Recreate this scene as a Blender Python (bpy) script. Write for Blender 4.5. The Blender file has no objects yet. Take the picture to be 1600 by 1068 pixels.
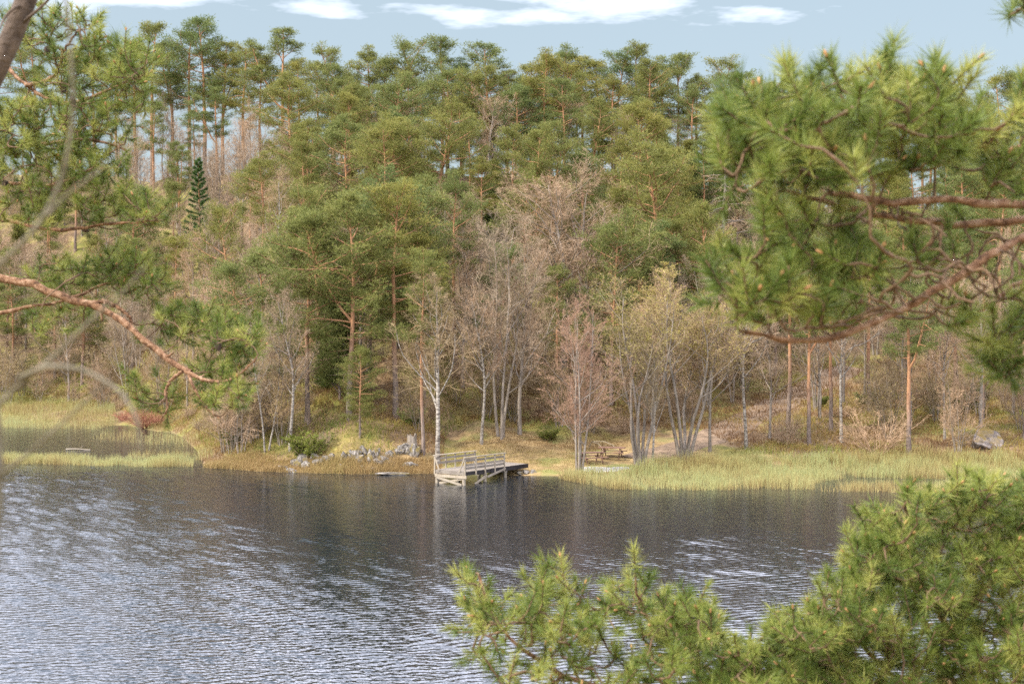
import bpy, math, random
import numpy as np

# ------------------------------------------------------------------ camera, sky, sun, exposure
S = bpy.context.scene
COL = S.collection
F = 50.0 / 36.0 * 1600.0          # focal length in units of the photograph's pixels
CAM_H = 12.0
PITCH = math.atan((534 - 460) / F)   # looking slightly down

cam_data = bpy.data.cameras.new("camera")
cam_data.lens = 50.0
cam_data.sensor_width = 36.0
cam_data.clip_start = 0.05
cam_data.clip_end = 6000.0
cam_data.dof.use_dof = True
cam_data.dof.focus_distance = 100.0
cam_data.dof.aperture_fstop = 8.0
cam = bpy.data.objects.new("camera", cam_data)
COL.objects.link(cam)
cam.location = (0, 0, CAM_H)
cam.rotation_euler = (math.radians(90) - PITCH, 0, 0)
S.camera = cam

SUN_EL = math.radians(43)
SUN_AZ = math.atan2(-0.80, -0.45)     # clockwise from +Y : behind the camera, to its left
world = bpy.data.worlds.new("World")
S.world = world
world.use_nodes = True
wn, wl = world.node_tree.nodes, world.node_tree.links
wn.clear()
w_out = wn.new("ShaderNodeOutputWorld")
w_bg = wn.new("ShaderNodeBackground")
w_bg.inputs["Strength"].default_value = 0.088
sky = wn.new("ShaderNodeTexSky")
sky.sky_type = 'NISHITA'
sky.sun_disc = False
sky.sun_elevation = SUN_EL
sky.sun_rotation = SUN_AZ
sky.air_density = 1.0
sky.dust_density = 2.2
sky.ozone_density = 1.2
# a layer of cloud on a flat deck, broken low down and thickened overhead
tc = wn.new("ShaderNodeTexCoord")
sep = wn.new("ShaderNodeSeparateXYZ")
wl.new(tc.outputs["Generated"], sep.inputs[0])
def wmath(op, a, b=None, clamp=False):
    n = wn.new("ShaderNodeMath"); n.operation = op; n.use_clamp = clamp
    for i, v in enumerate((a, b)):
        if v is None: continue
        if isinstance(v, (int, float)): n.inputs[i].default_value = v
        else: wl.new(v, n.inputs[i])
    return n.outputs[0]
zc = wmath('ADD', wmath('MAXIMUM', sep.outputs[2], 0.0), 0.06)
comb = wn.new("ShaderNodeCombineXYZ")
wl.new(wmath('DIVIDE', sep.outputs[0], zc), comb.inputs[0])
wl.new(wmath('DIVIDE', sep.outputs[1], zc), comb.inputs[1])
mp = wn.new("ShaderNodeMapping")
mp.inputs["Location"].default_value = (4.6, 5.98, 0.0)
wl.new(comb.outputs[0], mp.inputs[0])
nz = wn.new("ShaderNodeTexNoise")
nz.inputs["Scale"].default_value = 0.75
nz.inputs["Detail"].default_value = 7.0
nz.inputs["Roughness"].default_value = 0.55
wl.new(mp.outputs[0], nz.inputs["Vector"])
thr = wn.new("ShaderNodeMapRange")           # cloud thins towards the horizon; cover raised above the view for brighter water glare
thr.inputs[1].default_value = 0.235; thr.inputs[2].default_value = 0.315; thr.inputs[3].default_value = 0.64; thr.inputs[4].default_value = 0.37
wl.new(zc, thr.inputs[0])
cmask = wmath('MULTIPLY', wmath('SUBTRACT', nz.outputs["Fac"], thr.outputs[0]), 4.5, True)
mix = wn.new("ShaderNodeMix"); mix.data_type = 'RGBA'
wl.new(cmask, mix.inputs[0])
haze_mix = wn.new("ShaderNodeMix"); haze_mix.data_type = 'RGBA'
haze_mix.inputs[0].default_value = 0.6
wl.new(sky.outputs[0], haze_mix.inputs[6])
haze_mix.inputs[7].default_value = (6.0, 7.3, 8.1, 1)
wl.new(haze_mix.outputs[2], mix.inputs[6])
# distant clouds fade into the horizon haze, higher ones brightened for the lake's glare
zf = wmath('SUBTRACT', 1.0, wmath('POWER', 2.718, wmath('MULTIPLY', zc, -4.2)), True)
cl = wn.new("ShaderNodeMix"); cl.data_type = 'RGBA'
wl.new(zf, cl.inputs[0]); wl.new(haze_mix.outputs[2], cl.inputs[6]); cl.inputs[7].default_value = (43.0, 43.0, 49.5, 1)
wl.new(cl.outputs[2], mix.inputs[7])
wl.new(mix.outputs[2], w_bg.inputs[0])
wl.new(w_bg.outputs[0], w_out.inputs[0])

sun_d = bpy.data.lights.new("sun", 'SUN')
sun_d.energy = 4.8
sun_d.angle = math.radians(1.2)
sun_d.color = (1.0, 0.93, 0.82)
sun = bpy.data.objects.new("sun", sun_d)
COL.objects.link(sun)
sv = (math.sin(SUN_AZ) * math.cos(SUN_EL), math.cos(SUN_AZ) * math.cos(SUN_EL), math.sin(SUN_EL))
from mathutils import Vector
sun.rotation_euler = Vector(sv).to_track_quat('Z', 'Y').to_euler()
sun.location = (-40, -20, 60)

S.view_settings.view_transform = 'Standard'
S.view_settings.look = 'None'
S.view_settings.exposure = 0.46
S.view_settings.gamma = 1.0
S.view_settings.use_curve_mapping = False
S.render.engine = 'CYCLES'
S.cycles.max_bounces = 6
S.cycles.diffuse_bounces = 3
S.cycles.glossy_bounces = 3
S.cycles.transmission_bounces = 4
S.cycles.use_denoising = False
S.cycles.denoiser = 'OPENIMAGEDENOISE'
S.cycles.denoising_input_passes = 'RGB_ALBEDO_NORMAL'
S.cycles.denoising_prefilter = 'ACCURATE'
S.cycles.sample_clamp_indirect = 6.0

# ------------------------------------------------------------------ helpers
rng = np.random.default_rng(7)
UP = np.array([0, 0, 1.0])
_sp, _cp = math.sin(PITCH), math.cos(PITCH)

def P(px, py, D):
    """world point on the ray of a photograph pixel, D metres along the viewing axis"""
    a = (px - 800.0) / F; b = (534.0 - py) / F
    return np.array([a * D, D * (_cp + b * _sp), CAM_H + D * (b * _cp - _sp)])

def px_to_x(px, Y):
    return (px - 800.0) / F * Y

def norm(v):
    return v / np.maximum(np.linalg.norm(v, axis=-1, keepdims=True), 1e-9)

def hash2(i, j, seed):
    h = (i.astype(np.int64) * 374761393 + j.astype(np.int64) * 668265263 + seed * 2147483647) & 0x7fffffff
    h = ((h ^ (h >> 13)) * 1274126177) & 0x7fffffff
    return ((h ^ (h >> 16)) & 0xffff) / 65535.0

def vnoise(x, y, scale, seed=0):
    x = np.asarray(x, float) / scale; y = np.asarray(y, float) / scale
    i = np.floor(x); j = np.floor(y); u = x - i; v = y - j
    u = u * u * (3 - 2 * u); v = v * v * (3 - 2 * v)
    a = hash2(i, j, seed); b = hash2(i + 1, j, seed); c = hash2(i, j + 1, seed); d = hash2(i + 1, j + 1, seed)
    return (a * (1 - u) + b * u) * (1 - v) + (c * (1 - u) + d * u) * v

class MB:
    """collects triangles, then links them as ONE mesh"""
    def __init__(s): s.v, s.f, s.m, s.t, s.s, s.n = [], [], [], [], [], 0
    def add(s, v, f, mat=0, tint=0.5, smooth=False):
        v = np.asarray(v, float).reshape(-1, 3); f = np.asarray(f, int).reshape(-1, 3)
        s.v.append(v); s.f.append(f + s.n); s.n += len(v)
        s.m.append(np.full(len(f), mat, np.int32)); s.s.append(np.full(len(f), smooth, bool))
        t = np.asarray(tint, float)
        s.t.append(np.full(len(v), float(t)) if t.ndim == 0 else t.reshape(-1))
        return s
    def mesh(s, name, mats):
        v = np.concatenate(s.v); f = np.concatenate(s.f)
        me = bpy.data.meshes.new(name)
        me.vertices.add(len(v)); me.vertices.foreach_set("co", v.astype(np.float32).ravel())
        me.loops.add(len(f) * 3); me.loops.foreach_set("vertex_index", f.astype(np.int32).ravel())
        me.polygons.add(len(f))
        me.polygons.foreach_set("loop_start", np.arange(0, len(f) * 3, 3, dtype=np.int32))
        for m in mats: me.materials.append(m)
        me.polygons.foreach_set("material_index", np.concatenate(s.m))
        me.polygons.foreach_set("use_smooth", np.concatenate(s.s))
        at = me.attributes.new("tint", 'FLOAT', 'POINT')
        at.data.foreach_set("value", np.concatenate(s.t).astype(np.float32))
        me.update(calc_edges=True); me.validate()
        return me

def link(name, me, parent=None, loc=None):
    o = bpy.data.objects.new(name, me); COL.objects.link(o)
    if parent is not None: o.parent = parent
    if loc is not None: o.location = loc
    return o

def tag(o, label=None, cat=None, group=None, kind=None):
    if label: o["label"] = label
    if cat: o["category"] = cat
    if group: o["group"] = group
    if kind: o["kind"] = kind
    return o

def empty(name, loc, rz=0.0, sc=1.0):
    e = bpy.data.objects.new(name, None); COL.objects.link(e)
    e.empty_display_size = 0.3
    e.location = loc; e.rotation_euler = (0, 0, rz)
    e.scale = (sc, sc, sc) if np.isscalar(sc) else sc
    return e

def tube(Pn, R, n=5):
    """tubes for a batch of polylines: Pn (B,k,3), R (B,k)"""
    Pn = np.asarray(Pn, float); R = np.asarray(R, float)
    if Pn.ndim == 2: Pn = Pn[None]; R = R[None]
    B, k, _ = Pn.shape
    T = norm(np.gradient(Pn, axis=1))
    d = norm(Pn[:, -1] - Pn[:, 0])
    ref = np.where((np.abs(d[:, 2:3]) < 0.9), np.array([[0, 0, 1.0]]), np.array([[1.0, 0, 0]]))
    u = np.cross(d, ref)[:, None, :].repeat(k, 1)
    u = norm(u - (u * T).sum(-1, keepdims=True) * T); w = np.cross(T, u)
    a = np.arange(n) * 2 * np.pi / n
    V = Pn[:, :, None, :] + R[:, :, None, None] * (np.cos(a)[None, None, :, None] * u[:, :, None, :] + np.sin(a)[None, None, :, None] * w[:, :, None, :])
    base = (np.arange(B) * k * n)[:, None, None]; ri = (np.arange(k - 1) * n)[None, :, None]; si = np.arange(n)[None, None, :]; sj = (si + 1) % n
    a0 = base + ri + si; a1 = base + ri + sj; b0 = a0 + n; b1 = a1 + n
    f = np.stack([np.stack([a0, a1, b1], -1), np.stack([a0, b1, b0], -1)], -2).reshape(-1, 3)
    return V.reshape(-1, 3), f

def ribbon(Pn, W, r):
    Pn = np.asarray(Pn, float); B, k, _ = Pn.shape
    d = norm(Pn[:, -1] - Pn[:, 0]); s = norm(np.cross(d, r.normal(size=(B, 3))))
    V = np.stack([Pn - s[:, None] * W[:, :, None] / 2, Pn + s[:, None] * W[:, :, None] / 2], 2)
    base = (np.arange(B) * k * 2)[:, None] + (np.arange(k - 1) * 2)[None]
    f = np.stack([np.stack([base, base + 1, base + 3], -1), np.stack([base, base + 3, base + 2], -1)], -2).reshape(-1, 3)
    return V.reshape(-1, 3), f

def blades(base, d, L, W, r):
    """one thin pointed triangle for each leaf or needle tuft"""
    s = norm(np.cross(d, r.normal(size=d.shape)))
    V = np.stack([base - s * W[:, None] / 2, base + s * W[:, None] / 2, base + d * L[:, None]], 1)
    return V.reshape(-1, 3), np.arange(len(base) * 3).reshape(-1, 3)

def sample_poly(Pn, idx, t):
    k = Pn.shape[1]; x = np.clip(t, 0, 0.9999) * (k - 1); i = x.astype(int); u = (x - i)[:, None]
    a = Pn[idx, i]; b = Pn[idx, i + 1]
    return a * (1 - u) + b * u, norm(b - a)

def grow(Pn, R, n, tmin, tmax, ratio, ang, up, k2, wig, r, taper=0.55, rmax=1e9, rr=0.55, spread=0.25):
    """children of a batch of branches"""
    B, k, _ = Pn.shape
    plen = np.linalg.norm(np.diff(Pn, axis=1), axis=2).sum(1)
    idx = np.repeat(np.arange(B), n)
    t = ((np.tile(np.arange(n), B) + r.random(B * n)) / n) * (tmax - tmin) + tmin
    p, tan = sample_poly(Pn, idx, t)
    x = t * (k - 1); i = np.minimum(x.astype(int), k - 2)
    rl = R[idx, i] * (1 - (x - i)) + R[idx, i + 1] * (x - i)
    perp = norm(np.cross(tan, r.normal(size=tan.shape)))
    a = np.radians(ang) * (1 + spread * r.normal(size=len(t)))[:, None]
    d = norm(np.cos(a) * tan + np.sin(a) * perp)
    L = plen[idx] * ratio * (1 - taper * (t - tmin) / max(tmax - tmin, 1e-6)) * r.uniform(0.65, 1.25, len(t))
    pts = [p]; 
    for _ in range(k2 - 1):
        d = norm(d + UP * up + r.normal(size=d.shape) * wig)
        p = p + d * (L / (k2 - 1))[:, None]; pts.append(p)
    Q = np.stack(pts, 1)
    r0 = np.minimum(rl * rr, rmax)
    RR = r0[:, None] * np.linspace(1, 0.3, k2)[None]
    return Q, RR, t

def box(mb, c, s, rot=None, mat=0, tint=0.5):
    x, y, z = np.array(s) / 2
    v = np.array([[-x, -y, -z], [x, -y, -z], [x, y, -z], [-x, y, -z], [-x, -y, z], [x, -y, z], [x, y, z], [-x, y, z]])
    if rot is not None: v = v @ np.asarray(rot).T
    f = [[0, 2, 1], [0, 3, 2], [4, 5, 6], [4, 6, 7], [0, 1, 5], [0, 5, 4], [1, 2, 6], [1, 6, 5], [2, 3, 7], [2, 7, 6], [3, 0, 4], [3, 4, 7]]
    mb.add(v + np.asarray(c), f, mat, tint)

def beam(mb, a, b, w, h, mat=0, tint=0.5, side=None):
    """a squared timber from a to b"""
    a, b = np.asarray(a, float), np.asarray(b, float)
    t = b - a; L = np.linalg.norm(t); t /= L
    ref = UP if abs(t[2]) < 0.95 else (np.array([0, 1.0, 0]) if side is None else np.asarray(side, float))
    u = np.cross(ref, t); u /= np.linalg.norm(u); v = np.cross(t, u)
    box(mb, (a + b) / 2, (L, w, h), np.stack([t, u, v], 1), mat, tint)

# ------------------------------------------------------------------ materials
def mat(name):
    m = bpy.data.materials.new(name); m.use_nodes = True
    nt = m.node_tree; b = nt.nodes["Principled BSDF"]
    b.inputs["Roughness"].default_value = 0.85
    b.inputs["Specular IOR Level"].default_value = 0.25
    return m, nt, b

def ramp(nt, fac, stops):
    n = nt.nodes.new("ShaderNodeValToRGB"); e = n.color_ramp.elements
    while len(e) < len(stops): e.new(0.5)
    for q, (p, c) in zip(e, stops): q.position = p; q.color = (*c, 1)
    nt.links.new(fac, n.inputs[0]); return n.outputs[0]

def noise(nt, scale, detail=4, rough=0.55, coord="Object", stretch=None):
    c = nt.nodes.new("ShaderNodeTexCoord"); n = nt.nodes.new("ShaderNodeTexNoise")
    n.inputs["Scale"].default_value = scale; n.inputs["Detail"].default_value = detail; n.inputs["Roughness"].default_value = rough
    v = c.outputs[coord]
    if stretch:
        mpn = nt.nodes.new("ShaderNodeMapping"); mpn.inputs["Scale"].default_value = stretch
        nt.links.new(v, mpn.inputs[0]); v = mpn.outputs[0]
    nt.links.new(v, n.inputs["Vector"]); return n.outputs["Fac"]

def mixc(nt, fac, a, b, mode='MIX'):
    n = nt.nodes.new("ShaderNodeMix"); n.data_type = 'RGBA'; n.blend_type = mode
    for s, v in ((0, fac), (6, a), (7, b)):
        if isinstance(v, (int, float)): n.inputs[s].default_value = v
        elif isinstance(v, tuple): n.inputs[s].default_value = (*v, 1)
        else: nt.links.new(v, n.inputs[s])
    return n.outputs[2]

def bump(nt, b, h, strength=0.5, dist=0.05):
    n = nt.nodes.new("ShaderNodeBump"); n.inputs["Strength"].default_value = strength; n.inputs["Distance"].default_value = dist
    nt.links.new(h, n.inputs["Height"]); nt.links.new(n.outputs[0], b.inputs["Normal"])

def attr(nt):
    n = nt.nodes.new("ShaderNodeAttribute"); n.attribute_name = "tint"; return n.outputs["Fac"]

def leaf_mat(name, stops, var=None, transl=0.35, rough=0.6):
    """foliage: colour from a natural tint of each tuft, a shift for each plant, light passing through"""
    m, nt, b = mat(name)
    c = ramp(nt, attr(nt), stops)
    if var:
        oi = nt.nodes.new("ShaderNodeObjectInfo")
        c = mixc(nt, oi.outputs["Random"], mixc(nt, 1.0, c, var[0], 'MULTIPLY'), mixc(nt, 1.0, c, var[1], 'MULTIPLY'))
    nt.links.new(c, b.inputs["Base Color"]); b.inputs["Roughness"].default_value = rough
    tr = nt.nodes.new("ShaderNodeBsdfTranslucent"); nt.links.new(c, tr.inputs["Color"])
    ms = nt.nodes.new("ShaderNodeMixShader"); ms.inputs[0].default_value = transl
    nt.links.new(b.outputs[0], ms.inputs[1]); nt.links.new(tr.outputs[0], ms.inputs[2])
    nt.links.new(ms.outputs[0], nt.nodes["Material Output"].inputs[0])
    return m

def bark_mat(name, stops, scale=6, stretch=(1, 1, 0.25), bs=0.6, var=None):
    m, nt, b = mat(name)
    f = noise(nt, scale, 6, 0.65, stretch=stretch)
    c = ramp(nt, f, stops)
    if var:
        oi = nt.nodes.new("ShaderNodeObjectInfo")
        c = mixc(nt, oi.outputs["Random"], mixc(nt, 1.0, c, var[0], 'MULTIPLY'), mixc(nt, 1.0, c, var[1], 'MULTIPLY'))
    nt.links.new(c, b.inputs["Base Color"]); bump(nt, b, f, bs, 0.03)
    return m

M = {}
# hillside pines
M['needle'] = leaf_mat("pine_needles", [(0.0, (0.085, 0.102, 0.030)), (0.5, (0.165, 0.184, 0.050)), (1.0, (0.310, 0.300, 0.092))],
                       ((0.80, 0.95, 1.05), (1.25, 1.10, 0.92)), 0.40)
M['needle_near'] = leaf_mat("near_pine_needles", [(0.0, (0.068, 0.105, 0.020)), (0.5, (0.155, 0.200, 0.036)), (1.0, (0.350, 0.350, 0.090))], None, 0.38, 0.45)
M['spruce'] = leaf_mat("spruce_needles", [(0.0, (0.03, 0.07, 0.02)), (1.0, (0.09, 0.15, 0.03))], None, 0.25)
M['catkin'] = leaf_mat("spring_buds", [(0.0, (0.24, 0.21, 0.05)), (1.0, (0.42, 0.37, 0.10))], ((1, 1, 1), (1.0, 0.95, 0.9)), 0.4)
M['moss_leaf'] = leaf_mat("shrub_leaves", [(0.0, (0.07, 0.10, 0.02)), (1.0, (0.20, 0.24, 0.04))], ((0.8, 0.95, 1), (1.25, 1.05, 0.9)), 0.35)
# pine bark: grey-brown plates low on the stem, orange flakes higher up
m, nt, b = mat("pine_bark")
tcn = nt.nodes.new("ShaderNodeTexCoord"); sx = nt.nodes.new("ShaderNodeSeparateXYZ"); nt.links.new(tcn.outputs["Object"], sx.inputs[0])
f1 = noise(nt, 5, 6, 0.65, stretch=(1, 1, 0.3))
lo = ramp(nt, f1, [(0.3, (0.09, 0.065, 0.05)), (0.7, (0.27, 0.21, 0.17))])
hi = ramp(nt, f1, [(0.3, (0.23, 0.115, 0.055)), (0.7, (0.47, 0.25, 0.13))])
hr = nt.nodes.new("ShaderNodeMapRange"); hr.inputs[1].default_value = 2.5; hr.inputs[2].default_value = 6.5
nt.links.new(sx.outputs[2], hr.inputs[0])
nt.links.new(mixc(nt, hr.outputs[0], lo, hi), b.inputs["Base Color"]); bump(nt, b, f1, 0.6, 0.03)
M['pine_bark'] = m
M['near_bark'] = bark_mat("near_pine_bark", [(0.36, (0.07, 0.038, 0.022)), (0.5, (0.22, 0.115, 0.06)), (0.68, (0.40, 0.265, 0.17))], 40, (1, 1, 1), 0.7)
M['near_twig'] = bark_mat("near_pine_twig", [(0.3, (0.07, 0.045, 0.028)), (0.7, (0.22, 0.135, 0.075))], 60, (1, 1, 1), 0.4)
M['grey_bark'] = bark_mat("grey_bark", [(0.3, (0.11, 0.09, 0.07)), (0.7, (0.33, 0.28, 0.225))], 5)
M['near_grey'] = bark_mat("sapling_bark", [(0.3, (0.10, 0.085, 0.055)), (0.7, (0.20, 0.175, 0.12))], 40, (1, 1, 1))
M['dark_bark'] = bark_mat("dark_brown_bark", [(0.3, (0.05, 0.035, 0.025)), (0.7, (0.15, 0.11, 0.08))], 30, (1, 1, 1))
m, nt, b = mat("birch_bark")
f1 = noise(nt, 4, 5, 0.7, stretch=(1, 1, 2.2))
nt.links.new(ramp(nt, f1, [(0.38, (0.07, 0.055, 0.045)), (0.52, (0.25, 0.22, 0.18)), (0.72, (0.43, 0.39, 0.335))]), b.inputs["Base Color"])
M['birch_bark'] = m
def twig_mat(name, a, c): return bark_mat(name, [(0.3, a), (0.7, c)], 2.0, (1, 1, 1), 0.0, ((0.85, 0.88, 0.92), (1.15, 1.1, 1.05)))
M['twig_grey'] = twig_mat("grey_brown_twigs", (0.19, 0.14, 0.09), (0.34, 0.26, 0.17))
M['twig_mauve'] = twig_mat("mauve_twigs", (0.24, 0.165, 0.100), (0.40, 0.28, 0.175))
M['twig_pink'] = twig_mat("reddish_twigs", (0.23, 0.135, 0.085), (0.38, 0.235, 0.15))
M['twig_tan'] = twig_mat("tan_twigs", (0.19, 0.135, 0.07), (0.35, 0.26, 0.145))
M['twig_red'] = twig_mat("rust_twigs", (0.22, 0.085, 0.05), (0.36, 0.16, 0.09))
M['pine_twig'] = twig_mat("pine_twigs", (0.15, 0.09, 0.055), (0.30, 0.19, 0.12))
M['bud'] = bark_mat("orange_buds", [(0.3, (0.28, 0.14, 0.06)), (0.7, (0.45, 0.25, 0.11))], 30, (1, 1, 1), 0.1)
M['cone'] = bark_mat("dark_cones", [(0.3, (0.03, 0.02, 0.015)), (0.7, (0.09, 0.06, 0.045))], 60, (1, 1, 1), 0.8)
def wood_mat(name, a, c, sc=6):
    m, nt, b = mat(name)
    f = noise(nt, sc, 6, 0.7, stretch=(0.35, 2.5, 2.5)); g = noise(nt, 1.3, 3)
    col = mixc(nt, 0.45, ramp(nt, f, [(0.3, a), (0.72, c)]), ramp(nt, g, [(0.35, a), (0.65, c)]))
    oi = nt.nodes.new("ShaderNodeObjectInfo")
    col = mixc(nt, oi.outputs["Random"], mixc(nt, 1.0, col, (0.8, 0.8, 0.8), 'MULTIPLY'), mixc(nt, 1.0, col, (1.15, 1.12, 1.08), 'MULTIPLY'))
    nt.links.new(col, b.inputs["Base Color"]); bump(nt, b, f, 0.4, 0.01); return m
M['wood_grey'] = wood_mat("weathered_wood", (0.12, 0.10, 0.08), (0.27, 0.24, 0.20))
M['wood_pale'] = wood_mat("pale_wood", (0.18, 0.15, 0.11), (0.35, 0.305, 0.235))
M['wood_dark'] = wood_mat("dark_wood", (0.012, 0.011, 0.012), (0.035, 0.03, 0.03))  # near-black wood for the bearer and long fascia on the clearing side
M['wood_brown'] = wood_mat("brown_stained_wood", (0.10, 0.055, 0.04), (0.21, 0.125, 0.09))
m, nt, b = mat("lichen_rock")
f1 = noise(nt, 3.2, 7, 0.65); f2 = noise(nt, 1.4, 4)
c1 = ramp(nt, f1, [(0.38, (0.05, 0.042, 0.034)), (0.52, (0.17, 0.15, 0.125)), (0.66, (0.38, 0.355, 0.33))])
nt.links.new(mixc(nt, ramp(nt, f2, [(0.52, (0, 0, 0)), (0.62, (1, 1, 1))]), c1, (0.15, 0.115, 0.04)), b.inputs["Base Color"]); bump(nt, b, f1, 0.8, 0.08)
M['rock'] = m
m, nt, b = mat("mossy_rock")      # bare lichened stone on the steep faces, moss on whatever faces up
f1 = noise(nt, 3.2, 7, 0.65); ge = nt.nodes.new("ShaderNodeNewGeometry"); sx = nt.nodes.new("ShaderNodeSeparateXYZ"); nt.links.new(ge.outputs["Normal"], sx.inputs[0])
mm = nt.nodes.new("ShaderNodeMath"); mm.operation = 'MULTIPLY_ADD'; nt.links.new(f1, mm.inputs[0]); mm.inputs[1].default_value = .45; nt.links.new(sx.outputs[2], mm.inputs[2])
c1 = ramp(nt, f1, [(0.36, (0.07, 0.055, 0.045)), (0.52, (0.20, 0.17, 0.15)), (0.64, (0.40, 0.345, 0.31))])
nt.links.new(mixc(nt, ramp(nt, mm.outputs[0], [(0.80, (0, 0, 0)), (0.98, (1, 1, 1))]), c1, (0.17, 0.12, 0.035)), b.inputs["Base Color"]); bump(nt, b, f1, 0.8, 0.1)
M['mossy_rock'] = m
m, nt, b = mat("gravel")
v = nt.nodes.new("ShaderNodeTexVoronoi"); v.inputs["Scale"].default_value = 18
tcn = nt.nodes.new("ShaderNodeTexCoord"); nt.links.new(tcn.outputs["Object"], v.inputs["Vector"])
nt.links.new(ramp(nt, v.outputs["Color"], [(0.1, (0.20, 0.19, 0.18)), (0.9, (0.46, 0.44, 0.42))]), b.inputs["Base Color"]); bump(nt, b, v.outputs["Distance"], 0.8, 0.03)
M['gravel'] = m
m, nt, b = mat("earth_path")
f1 = noise(nt, 1.2, 6, 0.65)
nt.links.new(ramp(nt, f1, [(0.3, (0.10, 0.07, 0.045)), (0.55, (0.20, 0.14, 0.09)), (0.75, (0.28, 0.20, 0.135))]), b.inputs["Base Color"]); bump(nt, b, f1, 0.6, 0.08)
M['earth'] = m
# forest floor: leaf litter, moss and dry grass in patches
m, nt, b = mat("forest_floor")
f1 = noise(nt, 0.9, 7, 0.7); f2 = noise(nt, 0.16, 5, 0.6); f3 = noise(nt, 0.33, 5, 0.6)
litter = ramp(nt, f1, [(0.3, (0.07, 0.045, 0.025)), (0.5, (0.16, 0.105, 0.055)), (0.7, (0.26, 0.18, 0.09))])
moss = ramp(nt, f1, [(0.3, (0.06, 0.065, 0.015)), (0.5, (0.15, 0.14, 0.03)), (0.7, (0.26, 0.22, 0.05))])
straw = ramp(nt, f1, [(0.3, (0.13, 0.085, 0.04)), (0.5, (0.235, 0.16, 0.07)), (0.7, (0.33, 0.24, 0.11))])
c = mixc(nt, ramp(nt, f2, [(0.45, (0, 0, 0)), (0.58, (1, 1, 1))]), litter, moss)
sx = nt.nodes.new("ShaderNodeAttribute"); sx.attribute_name = "tint"     # grown-in meadow of the clearing
c = mixc(nt, sx.outputs["Fac"], c, mixc(nt, ramp(nt, f3, [(0.5, (0, 0, 0)), (0.62, (1, 1, 1))]), straw, (0.17, 0.17, 0.05)))
nt.links.new(c, b.inputs["Base Color"]); bump(nt, b, f1, 0.8, 0.15)
M['floor'] = m
M['reed'] = leaf_mat("reed_blades", [(0.0, (0.24, 0.16, 0.07)), (0.3, (0.38, 0.32, 0.13)), (0.65, (0.37, 0.38, 0.16)), (1.0, (0.29, 0.35, 0.165))], None, 0.4)
M['straw'] = leaf_mat("dry_grass", [(0.0, (0.20, 0.12, 0.05)), (0.5, (0.34, 0.235, 0.10)), (1.0, (0.28, 0.27, 0.085))], None, 0.35)
M['heath'] = leaf_mat("heath_and_ferns", [(0.0, (0.14, 0.075, 0.04)), (0.35, (0.26, 0.155, 0.07)), (0.6, (0.33, 0.24, 0.07)), (0.8, (0.27, 0.26, 0.06)), (1.0, (0.16, 0.20, 0.045))], None, 0.35)
# lake
m, nt, b = mat("lake_water")
df = nt.nodes.new("ShaderNodeBsdfDiffuse"); df.inputs["Color"].default_value = (0.007, 0.010, 0.014, 1)
gl = nt.nodes.new("ShaderNodeBsdfGlossy"); gl.inputs["Color"].default_value = (0.95, 0.97, 1.0, 1); gl.inputs["Roughness"].default_value = 0.03
fr = nt.nodes.new("ShaderNodeFresnel"); fr.inputs["IOR"].default_value = 2.4
ms = nt.nodes.new("ShaderNodeMixShader"); nt.links.new(fr.outputs[0], ms.inputs[0]); nt.links.new(df.outputs[0], ms.inputs[1]); nt.links.new(gl.outputs[0], ms.inputs[2])
nt.links.new(ms.outputs[0], nt.nodes["Material Output"].inputs[0]); nt.nodes.remove(b)
bp = nt.nodes.new("ShaderNodeBump"); bp.inputs["Strength"].default_value = 0.5; bp.inputs["Distance"].default_value = 0.03
nt.links.new(noise(nt, 8.0, 2, 0.5, stretch=(0.5, 1.0, 1.0)), bp.inputs["Height"])
for n_ in (df, gl, fr): nt.links.new(bp.outputs[0], n_.inputs["Normal"])
M['water'] = m

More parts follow.
